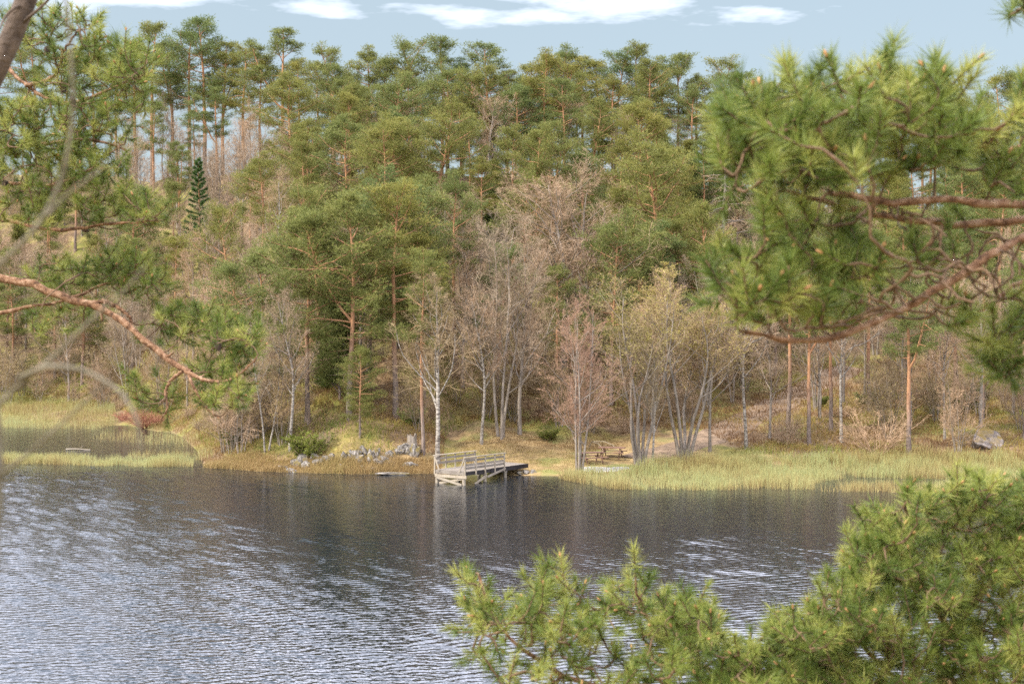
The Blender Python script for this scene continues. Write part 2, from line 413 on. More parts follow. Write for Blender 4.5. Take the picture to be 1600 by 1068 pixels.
# ------------------------------------------------------------------ the ground
PROFILE = {   # along each sight line: (distance, height) of the land
    -1500: [(95, -1.5), (130, -.6), (140, .3), (150, 2), (215, 27), (240, 22), (320, 6)],
    0:    [(95, -1.5), (130, -.6), (138, .25), (146, .8), (165, 7), (200, 28.5), (214, 28), (300, 8)],
    170:  [(95, -1.5), (127, -.6), (135, .25), (145, 1.2), (165, 9), (196, 28), (209, 27.5), (290, 8)],
    260:  [(95, -1.5), (119, -.5), (126, .2), (136, 1.5), (160, 13), (188, 27.5), (200, 27.), (280, 8)],
    330:  [(94, -1.0), (98.5, .12), (110, .35), (120, 1.2), (131, 4), (180, 26.5), (193, 26.5), (275, 8)],
    430:  [(93, -1.2), (96.3, .15), (99, .6), (104, 2.4), (120, 7), (172, 26), (186, 26), (265, 8)],
    560:  [(92, -1.2), (95.3, .15), (97.2, 1.1), (100, 2.8), (112, 6), (165, 26), (180, 26), (260, 8)],
    650:  [(92, -1.2), (95.5, .15), (98, 1.2), (102, 2.8), (115, 7), (160, 25), (178, 26), (260, 8)],
    720:  [(92, -1.0), (95.5, .2), (100, .75), (106, 1.8), (118, 6.5), (160, 25), (178, 26), (260, 8)],
    850:  [(91, -1.0), (94.2, .15), (97, .35), (104, .85), (108, 1.6), (120, 6), (160, 25), (178, 26), (260, 8)],
    940:  [(90, -1.0), (93.7, .15), (98, .4), (104, .85), (110, 1.8), (122, 6), (160, 25), (178, 26), (260, 8)],
    1050: [(90, -1.0), (95, .15), (98, .4), (104, 1.1), (112, 2.2), (125, 6), (162, 24), (180, 25), (260, 8)],
    1170: [(90, -1.0), (97, .2), (100, .8), (106, 1.5), (112, 2.3), (120, 3.5), (136, 8), (165, 23), (182, 24), (260, 8)],
    1300: [(90, -1.0), (98, .2), (101, .9), (106, 2), (120, 3.8), (136, 7.5), (168, 22), (185, 23), (260, 8)],
    1420: [(90, -1.0), (98, .2), (101, 1.), (106, 2.2), (120, 4), (140, 8.5), (172, 22), (188, 23), (260, 8)],
    1600: [(90, -1.0), (98, .2), (101, 1.), (106, 2.2), (120, 4.5), (140, 9), (174, 22), (190, 23), (260, 8)],
    3000: [(90, -1.0), (98, .2), (101, 1.), (120, 4.5), (140, 9), (176, 22), (200, 22), (280, 8)],
}
_pk = np.array(sorted(PROFILE))
_yy = np.arange(80.0, 420.0, 0.5)
_tab = np.array([np.interp(_yy, *zip(*PROFILE[k]), left=-1.5) for k in _pk])
_ker = np.hanning(9); _ker /= _ker.sum()
_tab = np.array([np.convolve(np.pad(r_, 4, mode='edge'), _ker, mode='valid') for r_ in _tab])

def smooth01(x): x = np.clip(x, 0, 1); return x * x * (3 - 2 * x)

def gp(px, Y): return (px_to_x(px, Y), Y)
PATH = [gp(985, 99.5), gp(1045, 101.5), gp(1105, 105), gp(1160, 110.5), gp(1215, 116), gp(1265, 121.5), gp(1330, 127)]
def path_dist(X, Y):
    d = np.full(np.shape(X), 1e9)
    for (ax, ay), (bx, by) in zip(PATH[:-1], PATH[1:]):
        t = np.clip(((X - ax) * (bx - ax) + (Y - ay) * (by - ay)) / ((bx - ax) ** 2 + (by - ay) ** 2), 0, 1)
        d = np.minimum(d, np.hypot(X - ax - t * (bx - ax), Y - ay - t * (by - ay)))
    return d

def ground_z(X, Y):
    X = np.asarray(X, float); Y = np.asarray(Y, float)
    Yc = np.maximum(Y, 30)
    px = np.clip(800 + X / Yc * F, _pk[0], _pk[-1] - 1e-3)
    i = np.clip(np.searchsorted(_pk, px, side='right') - 1, 0, len(_pk) - 2)
    u = (px - _pk[i]) / (_pk[i + 1] - _pk[i]); u = u * u * (3 - 2 * u)
    yi = np.clip((Y - 80.0) / 0.5, 0, len(_yy) - 1.001); j = yi.astype(int); w = yi - j
    za = _tab[i, j] * (1 - w) + _tab[i, j + 1] * w; zb = _tab[i + 1, j] * (1 - w) + _tab[i + 1, j + 1] * w
    far = za * (1 - u) + zb * u
    land = smooth01((far - 0.1) / 2.0) * (.08 + .92 * smooth01((path_dist(X, Y) - 1.5) / 7))
    far = far + land * ((vnoise(X, Y, 7, 1) - .5) * 1.5 + (vnoise(X, Y, 2.6, 2) - .5) * 0.7) + (vnoise(X, Y, 1.3, 3) - .5) * 0.16 * smooth01((far + .05) / .3)
    near = 10.35 - 0.30 * np.maximum(Y, 0) + 0.4 * (vnoise(X, Y, 5, 4) - .5) * smooth01(Y / 6)
    near = np.maximum(near, -1.5)
    return np.where(Y < 60, near, far)

def grid_axis(segs):
    out = []
    for a, b_, st in segs: out += list(np.arange(a, b_, st))
    return np.array(out + [segs[-1][1]])
gx = grid_axis([(-2500, -300, 200), (-300, -100, 12), (-100, -52, 2.4), (-52, 44, 0.6), (44, 80, 2.2), (80, 300, 14), (300, 2500, 220)])
gy = grid_axis([(-300, -20, 40), (-20, 40, 2), (40, 88, 6), (88, 128, 0.5), (128, 215, 1.5), (215, 320, 7), (320, 3000, 268)])
GX, GY = np.meshgrid(gx, gy)
GZ = ground_z(GX, GY)
nx_, ny_ = len(gx), len(gy)
ii = (np.arange(ny_ - 1)[:, None] * nx_ + np.arange(nx_ - 1)[None]).reshape(-1)
gf = np.concatenate([np.stack([ii, ii + 1, ii + nx_ + 1], 1), np.stack([ii, ii + nx_ + 1, ii + nx_], 1)])
def meadow(X, Y):
    """1 in the grassed clearing by the jetty, 0 in the wood"""
    px = 800 + X / np.maximum(Y, 30) * F
    a = smooth01((px - 690) / 50) * smooth01((1150 - px) / 80) * smooth01((107.5 - Y) / 3)
    s = smooth01((99.0 - Y) / 3) * smooth01((Y - 60) / 5)
    return np.clip(np.maximum(a, s * 0.8) + (vnoise(X, Y, 2, 9) - .5) * .5 * a, 0, 1)
mb = MB(); mb.add(np.stack([GX, GY, GZ], -1).reshape(-1, 3), gf, 0, meadow(GX, GY).reshape(-1), True)
tag(link("ground", mb.mesh("ground", [M['floor']])), "wooded hillside rising from the lake shore, brown litter and moss", None, None, "structure")

def lake_waves():
    """wind ripples as real relief: fresh where the lake lies open, fading in the lee of the hill and in the inlet"""
    r = np.random.default_rng(3)
    col = np.arange(-300, 1901, 6.0); row = [38.0]
    while row[-1] < 132: row.append(row[-1] + (0.043 + 0.0016 * (row[-1] - 38) if row[-1] < 101 else .5))
    row = np.array(row); CX, Yw = np.meshgrid(col, row); Xw = (CX - 800) / F * Yw
    q = Yw + .95 * Xw + 46 * (vnoise(Xw, Yw, 11, 51) - .5) + 12 * (vnoise(Xw, Yw, 4, 52) - .5)
    sl = np.interp(q, [50, 66, 80, 96], [.125, .120, .065, .020]) * smooth01((103 - Yw) / 3) + .004
    xw = Xw + .5 * (vnoise(Xw, Yw, 2.1, 53) - .5); yw = Yw + .4 * (vnoise(Xw, Yw, 1.1, 54) - .5)
    z = np.zeros_like(Xw); n = 30
    for k in range(n):
        lam = .17 * (.50 / .17) ** r.random(); th_ = math.radians(98) + r.normal() * .45; kk = 2 * math.pi / lam
        z += math.sqrt(2.0 / n) / kk * np.sin(kk * (xw * math.cos(th_) + yw * math.sin(th_)) + r.uniform(0, 6.28))
    z *= sl; edge = np.minimum.reduce([(CX + 300) / 60, (1900 - CX) / 60, (Yw - 38) / 1.5, (row[-1] - Yw) / 2])
    z = np.where(edge < 1, z * np.clip(edge, 0, 1) - .14 * (1 - smooth01(edge)), z)
    a, b_ = CX.shape; i_ = (np.arange(a - 1)[:, None] * b_ + np.arange(b_ - 1)[None]).reshape(-1)
    f = np.concatenate([np.stack([i_, i_ + 1, i_ + b_ + 1], 1), np.stack([i_, i_ + b_ + 1, i_ + b_], 1)])
    return np.stack([Xw, Yw, z], -1).reshape(-1, 3), f
mb = MB(); mb.add(*lake_waves(), 0, .5, True)
mb.add([[-900, 15, -.12], [900, 15, -.12], [900, 230, -.12], [-900, 230, -.12]], [[0, 1, 2], [0, 2, 3]], 0, 0.5)
tag(link("water", mb.mesh("water", [M['water']])), "dark rippled lake with pale sky glare", None, None, "structure")

def strip(name, pts, widths, material, lift, label, sub=24, wsub=6):
    """a path laid on the ground along plan points"""
    pts = np.array(pts, float); s = np.linspace(0, len(pts) - 1, sub * (len(pts) - 1) + 1)
    c = np.stack([np.interp(s, np.arange(len(pts)), pts[:, k]) for k in (0, 1)], 1)
    for _ in range(12): c[1:-1] = (c[:-2] + 2 * c[1:-1] + c[2:]) / 4
    w = np.interp(s, np.arange(len(pts)), widths)
    t = norm(np.gradient(c, axis=0)); n_ = np.stack([-t[:, 1], t[:, 0]], 1)
    u = np.linspace(-1, 1, wsub + 1)
    w2 = w[:, None] * (1 + 0.25 * (vnoise(s * 3, s * 0, 1, 5)[:, None] - .5) * np.ones((1, wsub + 1)))
    Q = c[:, None] + n_[:, None] * (u[None, :, None] * w2[:, :, None] / 2)
    z = ground_z(Q[..., 0], Q[..., 1]) + lift - 0.05 * (np.abs(u) > .99)[None]
    V = np.concatenate([Q, z[..., None]], -1).reshape(-1, 3)
    a, b_ = len(c), wsub + 1
    i_ = (np.arange(a - 1)[:, None] * b_ + np.arange(b_ - 1)[None]).reshape(-1)
    f = np.concatenate([np.stack([i_, i_ + b_ + 1, i_ + 1], 1), np.stack([i_, i_ + b_, i_ + b_ + 1], 1)])
    mb = MB(); mb.add(V, f, 0, 0.5, True)
    return tag(link(name, mb.mesh(name, [material])), label, None, None, "structure")

strip("path", PATH, [2.4, 3.2, 3.4, 3.4, 3.3, 3.0, 2.8], M['earth'], 0.06, "brown earth path climbing from the clearing into the trees", 20, 8)
strip("gravel_patch", [gp(906, 95.6), gp(925, 95.3), gp(950, 95.5), gp(982, 96.4)], [1.0, 2.0, 1.9, 0.6], M['gravel'], 0.05, "pale grey gravel patch beside the picnic tables", 12, 6)

# ------------------------------------------------------------------ tree kinds (built once, copied)
def trunk_line(h, r0, r, k=12, lean=0.0, bend=0.25, top=0.12):
    z = np.linspace(0, h, k); t = z / h
    a = r.uniform(0, 6.28); ph = r.uniform(0, 6.28)
    off = bend * np.sin(t * 4.2 + ph) * t + lean * t * t * h * 0.12
    x = off * np.cos(a) + np.cumsum(r.normal(size=k)) * 0.025 * h / 12; y = off * np.sin(a) + np.cumsum(r.normal(size=k)) * 0.025 * h / 12
    x -= x[0]; y -= y[0]
    R = r0 * (top + (1 - top) * (1 - t) ** 0.8); R[0] *= 1.3
    pts = np.stack([x, y, z], 1); pts[0, 2] = -0.5
    return pts, R

def make_pine(seed, h=14.0, c0=0.45, width=2.6, nb=26, dens=1.0, fork=False, lean=0.0, young=False):
    r = np.random.default_rng(seed)
    tp, tr = trunk_line(h, 0.0125 * h, r, 12, lean, 0.30)
    T, C = MB(), MB()
    trunks = [(tp, tr, c0)]
    if fork:
        i = int(12 * 0.42); p = tp[i].copy(); q = [p]; d = norm(np.array([r.normal(), r.normal(), 1.6]))
        for _ in range(7):
            d = norm(d + UP * 0.22 + r.normal(size=3) * .08); p = p + d * h * 0.07; q.append(p.copy())
        trunks.append((np.array(q), np.linspace(tr[i] * .8, 0.03, 8), 0.30))
    for (p_, r_, _) in trunks: T.add(*tube(p_, r_, 7), 0, 0.5, True)
    for n, (p_, r_, c_) in enumerate(trunks):
        hh = p_[-1, 2] - p_[0, 2]; nbr = nb if n == 0 else int(nb * .5)
        t = np.sort(c_ + (1 - c_) * (np.arange(nbr) + r.random(nbr)) / nbr) * 0.985
        p, tan = sample_poly(p_[None], np.zeros(nbr, int), t)
        u = (t - c_) / (1 - c_)
        prof = (np.sin(np.pi * np.clip(0.22 + 0.70 * u, 0, 1)) ** 0.8) if not young else (1.05 - 0.85 * u)
        L = width * prof * r.uniform(0.55, 1.25, nbr)
        az = np.arange(nbr) * 2.39996 + r.normal(size=nbr) * .4
        el = np.radians(np.where(young, 22, 8) + 45 * u ** 1.5 + r.normal(size=nbr) * 10)
        d = np.stack([np.cos(az) * np.cos(el), np.sin(az) * np.cos(el), np.sin(el)], 1)
        pts = [p]; q = p
        for s in range(5):
            d = norm(d + UP * (0.10 if s > 1 else -0.06) + r.normal(size=d.shape) * 0.13); q = q + d * (L / 5)[:, None]; pts.append(q)
        B1 = np.stack(pts, 1); R1 = (0.016 + 0.011 * L)[:, None] * np.linspace(1, .3, 6)[None]
        T.add(*tube(B1, R1, 4), 0, 0.5, True)
        # side shoots carry the needle pads
        B2, R2, _t = grow(B1, R1, 8, 0.30, 1.0, 0.42, 52, 0.10, 4, 0.12, r, 0.4)
        B2[:, :, 2] = B2[:, :1, 2] + (B2[:, :, 2] - B2[:, :1, 2]) * 0.7
        C.add(*tube(B2, np.maximum(R2, 0.006), 3), 1, 0.5, True)
        allb = np.concatenate([B2, B1[:, 2:6]], 0)
        ns = int(26 * dens)
        idx = np.repeat(np.arange(len(allb)), ns); tt = r.random(len(idx)) ** 0.7
        c, tn = sample_poly(allb, idx, tt)
        clump = r.random(len(allb))[idx] * 0.55
        off = r.normal(size=c.shape) * np.array([.26, .26, .14]); c = c + off
        outd = norm(tn * 0.8 + UP * 0.75 + off * 2.5)
        nn = 5
        base = np.repeat(c, nn, 0); dd = norm(np.repeat(outd, nn, 0) + r.normal(size=base.shape) * 0.55)
        Ln = r.uniform(0.12, 0.28, len(base)); W = r.uniform(0.022, 0.041, len(base))
        tint = np.clip(np.repeat(clump + 0.25 * r.random(len(c)) + 0.12, nn), 0, 1)
        tint3 = np.stack([tint - .1, tint - .1, tint + .12], 1).reshape(-1)
        C.add(*blades(base, dd, Ln, W, r), 0, np.clip(tint3, 0, 1))
    if not young:   # dead lower branches
        nbr = 9; t = r.uniform(0.16, c0 + .05, nbr); p, tan = sample_poly(tp[None], np.zeros(nbr, int), t)
        az = r.uniform(0, 6.28, nbr); d = np.stack([np.cos(az), np.sin(az), r.uniform(-.35, .3, nbr)], 1); pts = [p]; q = p; L = r.uniform(.5, 1.9, nbr)
        for s in range(4): d = norm(d + r.normal(size=d.shape) * .2); q = q + d * (L / 4)[:, None]; pts.append(q)
        T.add(*tube(np.stack(pts, 1), np.linspace(.028, .006, 5)[None].repeat(nbr, 0), 3), 0, 0.5, True)
    return [("trunk", T.mesh("pine_trunk", [M['pine_bark']])), ("crown", C.mesh("pine_crown", [M['needle'], M['pine_twig']]))], h

def make_spruce(seed, h=10.0):
    r = np.random.default_rng(seed); tp, tr = trunk_line(h, 0.13, r, 8, 0, 0.03)
    T, C = MB(), MB(); T.add(*tube(tp, tr, 6), 0, .5, True)
    nb = 90; t = np.linspace(.06, .98, nb); p, _ = sample_poly(tp[None], np.zeros(nb, int), t)
    az = np.arange(nb) * 2.4; L = (1 - t) * 1.9 + .15
    d = np.stack([np.cos(az), np.sin(az), -0.05 + .6 * t], 1); pts = [p]; q = p
    for s in range(4): d = norm(d + UP * (.09 * s - .10)); q = q + d * (L / 4)[:, None]; pts.append(q)
    B1 = np.stack(pts, 1); T.add(*tube(B1, np.linspace(.02, .005, 5)[None].repeat(nb, 0), 3), 0, .5)
    idx = np.repeat(np.arange(nb), 230); c, tn = sample_poly(B1, idx, r.random(len(idx)) ** .7)
    dd = norm(tn + r.normal(size=c.shape) * .6 - UP * .15)
    C.add(*blades(c, dd, r.uniform(.15, .32, len(c)), r.uniform(.025, .05, len(c)), r), 0, np.repeat(r.random(len(c)), 3))
    return [("trunk", T.mesh("spruce_trunk", [M['pine_bark']])), ("crown", C.mesh("spruce_crown", [M['spruce']]))], h

def make_bare(seed, h=11.0, stems=1, c0=0.25, n1=20, ratio=0.42, ang=42, up=0.10, bark='grey_bark', twig='twig_grey', droop=0.0,
              catkins=0, r0=0.012, spread=0.05, nt=(9, 8, 5), bend=0.5, thin=1.1):
    r = np.random.default_rng(seed); T, C = MB(), MB()
    lines, rads = [], []
    for s in range(stems):
        hh = h * (1.0 if s == 0 else r.uniform(.7, 1.0)); tp, tr = trunk_line(hh, r0 * h * (1.0 if stems == 1 else .62), r, 12, 0, bend)
        if stems > 1:
            a = s * 2.4 + r.uniform(-.4, .4); t = np.linspace(0, 1, 12)
            k_ = spread * h * (0.4 + r.random()) * t ** .8
            tp[:, 0] += np.cos(a) * (k_ + .14); tp[:, 1] += np.sin(a) * (k_ + .14)
        lines.append(tp); rads.append(tr)
    L0 = np.stack(lines); R0 = np.stack(rads)
    T.add(*tube(L0, R0, 7), 0, .5, True)
    B1, R1, t1 = grow(L0, R0, max(4, n1 // stems + 3 * (stems > 1)), c0, 0.99, ratio, ang, up, 7, .13, r, .6, 0.06)
    T.add(*tube(B1, R1, 4), 0, .5, True)
    B2, R2, _ = grow(B1, R1, nt[0], .15, 1.0, .48, 40, up * .7, 5, .15, r, .5, .02)
    C.add(*tube(B2, np.maximum(R2, .006), 3), 0, .5, True)
    B3, R3, _ = grow(B2, R2, nt[1], .1, 1.0, .55, 38, up * .5 - droop, 4, .16, r, .4, .009)
    W = np.maximum(R3 * 2, .008) * thin
    C.add(*ribbon(B3, W, r), 0, .5)
    B4, R4, _ = grow(B3, R3, nt[2], .1, 1.0, .62, 36, -droop, 3, .18, r, .3, .005)
    W = np.linspace(.0085, .005, 3)[None].repeat(len(B4), 0) * thin
    C.add(*ribbon(B4, W, r), 0, .5)
    if catkins:
        idx = r.integers(0, len(B4), catkins); c, tn = sample_poly(B4, idx, r.uniform(.2, 1, catkins))
        C.add(*blades(c, norm(tn + r.normal(size=c.shape) * .7), r.uniform(.05, .10, catkins), r.uniform(.03, .05, catkins), r), 1, np.repeat(r.random(catkins), 3))
    return [("trunk", T.mesh("bare_trunk", [M[bark]])), ("crown", C.mesh("bare_crown", [M[twig], M['catkin']]))], h

def make_bush(seed, h=2.0, n=26, twig='twig_grey', leaf=None, nleaf=0, flat=1.0):
    r = np.random.default_rng(seed); T, C = MB(), MB()
    az = r.uniform(0, 6.28, n); sp = r.uniform(.15, .75, n) * flat
    p = np.stack([np.cos(az) * .12, np.sin(az) * .12, np.full(n, -.15)], 1); d = norm(np.stack([np.cos(az) * sp, np.sin(az) * sp, np.ones(n)], 1)); L = h * r.uniform(.6, 1.05, n)
    pts = [p]; q = p
    for s in range(6): d = norm(d + UP * .03 + r.normal(size=d.shape) * .10); q = q + d * (L / 6)[:, None]; pts.append(q)
    B0 = np.stack(pts, 1); R0 = np.linspace(.016, .006, 7)[None].repeat(n, 0) * (h / 2) ** .5
    T.add(*tube(B0, R0, 4), 0, .5, True)
    B1, R1, _ = grow(B0, R0, 9, .2, 1, .36, 36, .05, 5, .14, r, .5); C.add(*ribbon(B1, np.maximum(R1 * 1.8, .008), r), 0, .5)
    B2, R2, _ = grow(B1, R1, 6, .1, 1, .5, 36, .03, 4, .16, r, .4); C.add(*ribbon(B2, np.full(R2.shape, .0075), r), 0, .5)
    if leaf:
        idx = r.integers(0, len(B2), nleaf); c, tn = sample_poly(B2, idx, r.random(nleaf))
        C.add(*blades(c, norm(tn + r.normal(size=c.shape) * .8), r.uniform(.07, .15, nleaf), r.uniform(.04, .075, nleaf), r), 1, np.repeat(r.random(nleaf), 3))
    return [("stem", T.mesh("bush_stem", [M[twig]])), ("crown", C.mesh("bush_crown", [M[twig], M[leaf or 'catkin']]))], h

KINDS = {}
KINDS['pine'] = [make_pine(11, 15, .42, 3.2, 30), make_pine(12, 16, .50, 3.0, 28), make_pine(13, 14, .36, 3.4, 32, fork=True), make_pine(14, 15, .48, 3.5, 26, lean=.8),
                 make_pine(15, 13, .22, 3.3, 40), make_pine(16, 17, .45, 2.8, 32), make_pine(17, 14, .28, 3.7, 38, lean=-.6)]
KINDS['slim'] = [make_pine(21, 17, .52, 2.7, 24), make_pine(22, 17, .58, 3.0, 22, lean=.6), make_pine(23, 18, .48, 2.5, 28, fork=True)]
KINDS['young'] = [make_pine(31, 7, .06, 2.1, 40, .85, young=True), make_pine(32, 8, .10, 1.8, 40, .85, young=True)]
KINDS['spruce'] = [make_spruce(41)]
KINDS['birch'] = [make_bare(51, 11, 1, .30, 20, .36, 38, .12, 'birch_bark', 'twig_tan', .06), make_bare(52, 12, 1, .35, 22, .34, 40, .10, 'birch_bark', 'twig_mauve', .08, bend=.9),
                  make_bare(53, 12, 2, .35, 22, .34, 40, .10, 'birch_bark', 'twig_grey', .07, spread=.1)]
KINDS['grey'] = [make_bare(61, 12, 1, .25, 22, .42, 44, .10, 'grey_bark', 'twig_mauve'), make_bare(62, 11, 3, .28, 24, .40, 40, .12, 'grey_bark', 'twig_grey', spread=.10),
                 make_bare(63, 12, 1, .30, 24, .40, 46, .09, 'grey_bark', 'twig_mauve', .04)]
KINDS['alder'] = [make_bare(71, 10, 5, .16, 40, .34, 44, .13, 'grey_bark', 'twig_pink', 0, spread=.07, nt=(8, 7, 5), bend=.3)]
KINDS['willow'] = [make_bare(81, 11, 6, .42, 40, .34, 36, .14, 'grey_bark', 'twig_tan', 0, 8000, spread=.12, nt=(8, 7, 4)), make_bare(82, 10, 5, .42, 36, .36, 38, .14, 'grey_bark', 'twig_tan', 0, 9000, spread=.12, nt=(8, 7, 4))]
KINDS['scrub'] = [make_bare(91, 5, 5, .1, 40, .40, 44, .10, 'grey_bark', 'twig_mauve', 0, spread=.14, nt=(7, 6, 4), r0=.009), make_bare(92, 5, 6, .1, 40, .42, 46, .08, 'grey_bark', 'twig_tan', 0, 900, spread=.18, nt=(7, 6, 4), r0=.009)]
KINDS['bush'] = [make_bush(101, 2.2), make_bush(102, 2.0, 30, 'twig_mauve', None, 0, 1.4), make_bush(103, 1.8, 28, 'twig_tan')]
KINDS['redbush'] = [make_bush(111, 1.8, 44, 'twig_red', None, 0, 1.6)]
KINDS['leafy'] = [make_bush(121, 1.6, 26, 'twig_tan', 'moss_leaf', 4200, 1.2), make_bush(122, 1.3, 24, 'twig_grey', 'moss_leaf', 3600, 1.6)]
KINDS['snag'] = [make_bare(131, 12, 1, .2, 50, .16, 75, -.05, 'grey_bark', 'twig_mauve', .05, nt=(6, 4, 3), bend=.1)]

NAMES = dict(pine='pine_tree', slim='pine_tree', young='young_pine', spruce='spruce_tree', birch='birch_tree', grey='bare_tree', alder='alder_tree', willow='willow_tree',
             scrub='bare_thicket', bush='bare_bush', redbush='rust_bush', leafy='green_bush', snag='dead_tree')
CATS = dict(pine='pine tree', slim='pine tree', young='pine tree', spruce='spruce tree', birch='birch tree', grey='tree', alder='alder tree', willow='willow tree',
            scrub='shrub', bush='shrub', redbush='shrub', leafy='shrub', snag='dead tree')
placed = []
def plant(kind, var, x, y, height, label, group=None, rz=None, wide=1.0, sink=0.05):
    parts, h0 = KINDS[kind][var % len(KINDS[kind])]
    s = height / h0
    e = empty(NAMES[kind], (x, y, float(ground_z(x, y)) - sink), rng.uniform(0, 6.28) if rz is None else rz, (s * wide, s * wide, s))
    tag(e, label, CATS[kind], group)
    for n, me in parts: link(n, me, e)
    placed.append((x, y, kind)); return e

def tree_at(kind, var, px, Y, ytop, label, group=None, rz=None, wide=1.0):
    x = px_to_x(px, Y); z = float(ground_z(x, Y)); top = P(px, ytop, Y)[2]
    return plant(kind, var, x, Y, max(top - z, 1.0), label, group, rz, wide)

# --- trees that the picture shows singly
G_R = "pines along the ridge crest"
ridge = [(-60, 200, 60), (0, 200, 75), (60, 199, 62), (110, 199, 80), (150, 198, 70), (185, 197, 92), (213, 193, 72), (240, 191, 46), (272, 189, 70), (300, 187, 52), (322, 186, 40), (350, 185, 70), (385, 182, 78), (410, 178, 98),
         (442, 176, 47), (468, 174, 98), (500, 172, 108), (524, 171, 88), (552, 170, 120), (577, 168, 84), (602, 167, 100), (628, 166, 108), (655, 166, 76), (690, 165, 66), (722, 165, 102), (760, 165, 77),
         (792, 165, 112), (830, 166, 115), (860, 166, 100), (882, 166, 84), (908, 166, 96), (935, 167, 104), (962, 168, 96), (992, 168, 76), (1030, 169, 102), (1058, 170, 94), (1088, 170, 122), (1122, 172, 108),
         (1155, 174, 135), (1200, 175, 158), (1245, 176, 150), (1295, 177, 160), (1345, 178, 155), (1400, 179, 165), (1450, 180, 160), (1500, 180, 168), (1562, 181, 128), (1596, 181, 122), (1650, 182, 130)]
RL = ["tall pine with a rounded crown on the ridge crest", "slender high-crowned pine on the ridge crest", "forked pine on the ridge crest", "pine with a one-sided leaning crown on the ridge crest"]
RS = [("above the inlet", -200, 210), ("where sky shows between the trunks", 210, 450), ("above the shore rocks", 450, 640), ("above the jetty", 640, 800), ("above the mauve bare trees", 800, 960), ("above the yellowish pine", 960, 1150), ("beyond the earth path", 1150, 1900)]
for n, (px, Y, yt) in enumerate(ridge):
    sl = px < 540 or n % 3 == 1
    kind, var = ('slim', n % 3) if (px < 540 and n % 4 != 1) or n % 5 == 1 else ('pine', [0, 2, 3, 5, 1][n % 5])
    lab = RL[1] if kind == 'slim' else RL[{0: 0, 5: 0, 1: 0, 2: 2, 3: 3}[var]]
    lab = lab + " " + next(s_ for s_, a_, b2 in RS if a_ <= px < b2)
    tree_at(kind, var, px, Y, yt, lab, G_R + (" with high crowns" if kind == 'slim' else " with " + next(w_ for w_ in ("rounded", "forked", "leaning") if w_ in lab) + " crowns"), wide=1.25 if kind == 'slim' else 1.2)

tree_at('pine', 2, 545, 101.5, 318, "forked orange-stemmed pine on the bank above the pale shore rocks", rz=.6, wide=1.15)
tree_at('pine', 0, 618, 104, 300, "straight orange-stemmed pine just uphill of the forked pine", wide=1.1)
tree_at('pine', 4, 480, 103, 345, "broad low-branched pine at the lake end of the green pine clump", wide=1.15)
tree_at('pine', 6, 575, 108, 292, "wide bright-green pine in the clump above the rocks", wide=1.15)
tree_at('pine', 4, 655, 112, 290, "dense pine behind the straight orange-stemmed pine", wide=1.1)
tree_at('pine', 1, 712, 116, 285, "narrow pine on the slope above the jetty", wide=1.0)
tree_at('pine', 4, 562, 98.5, 548, "small pine with a thin stem on the mossy bank by the rocks", wide=1.1)
tree_at('slim', 0, 661, 97.5, 395, "tall straight pine with a bare trunk behind the jetty's railing", wide=.8)
tree_at('birch', 0, 684, 96.5, 452, "slender pale birch rising beside the jetty's inner railing", wide=1.25)
tree_at('grey', 1, 782, 103.5, 368, "cluster-stemmed bare tree with pale trunks behind the clearing", wide=1.1)
tree_at('birch', 1, 752, 102, 470, "short crooked birch at the wooded edge of the clearing")
tree_at('grey', 0, 812, 105, 400, "bare grey tree leaning behind the cluster of pale trunks")
tree_at('alder', 0, 905, 94.4, 486, "many-stemmed alder with reddish twigs at the water beside the picnic tables", rz=.3, wide=1.05)
tree_at('willow', 0, 1000, 97.5, 462, "multi-stemmed willow with yellow spring buds beside the path", wide=1.45)
tree_at('willow', 1, 1070, 99.5, 440, "willow crowned with yellow catkins at the edge of the reeds", wide=1.5)
tree_at('birch', 0, 1022, 96.7, 560, "dark-footed tree trunk rising at the inner edge of the reeds")
tree_at('grey', 2, 1110, 101, 480, "thin bare tree growing where the path leaves the clearing")
tree_at('birch', 1, 1167, 101.5, 400, "straight white birch standing beside the earth path", wide=.8)
tree_at('pine', 6, 1040, 126, 236, "broad yellowish pine with orange upper limbs above the willows", wide=1.15)
tree_at('grey', 2, 880, 117, 288, "large rounded mauve-twigged bare tree in the middle of the slope", wide=1.5)
tree_at('grey', 0, 925, 119, 300, "mauve bare tree beside the large rounded one on the slope", wide=1.35)
tree_at('grey', 1, 780, 116, 355, "bare tree with pale twigs below the mauve crowns", wide=1.3)
tree_at('spruce', 0, 313, 152, 246, "dark narrow spruce among the brown thickets")
tree_at('willow', 1, 482, 139, 288, "rounded yellow-green budding tree on the upper slope", wide=1.4)
tree_at('snag', 0, 1130, 128, 236, "dead grey conifer with short bare branches", wide=1.3)
tree_at('birch', 1, 452, 99.5, 470, "crooked white-stemmed birch leaning over the dark thicket")
tree_at('birch', 2, 415, 100, 500, "twin-stemmed birch beside the dark thicket at the inlet")
tree_at('young', 1, 335, 150, 325, "bright young pine at the foot of the spruce", wide=1.2)
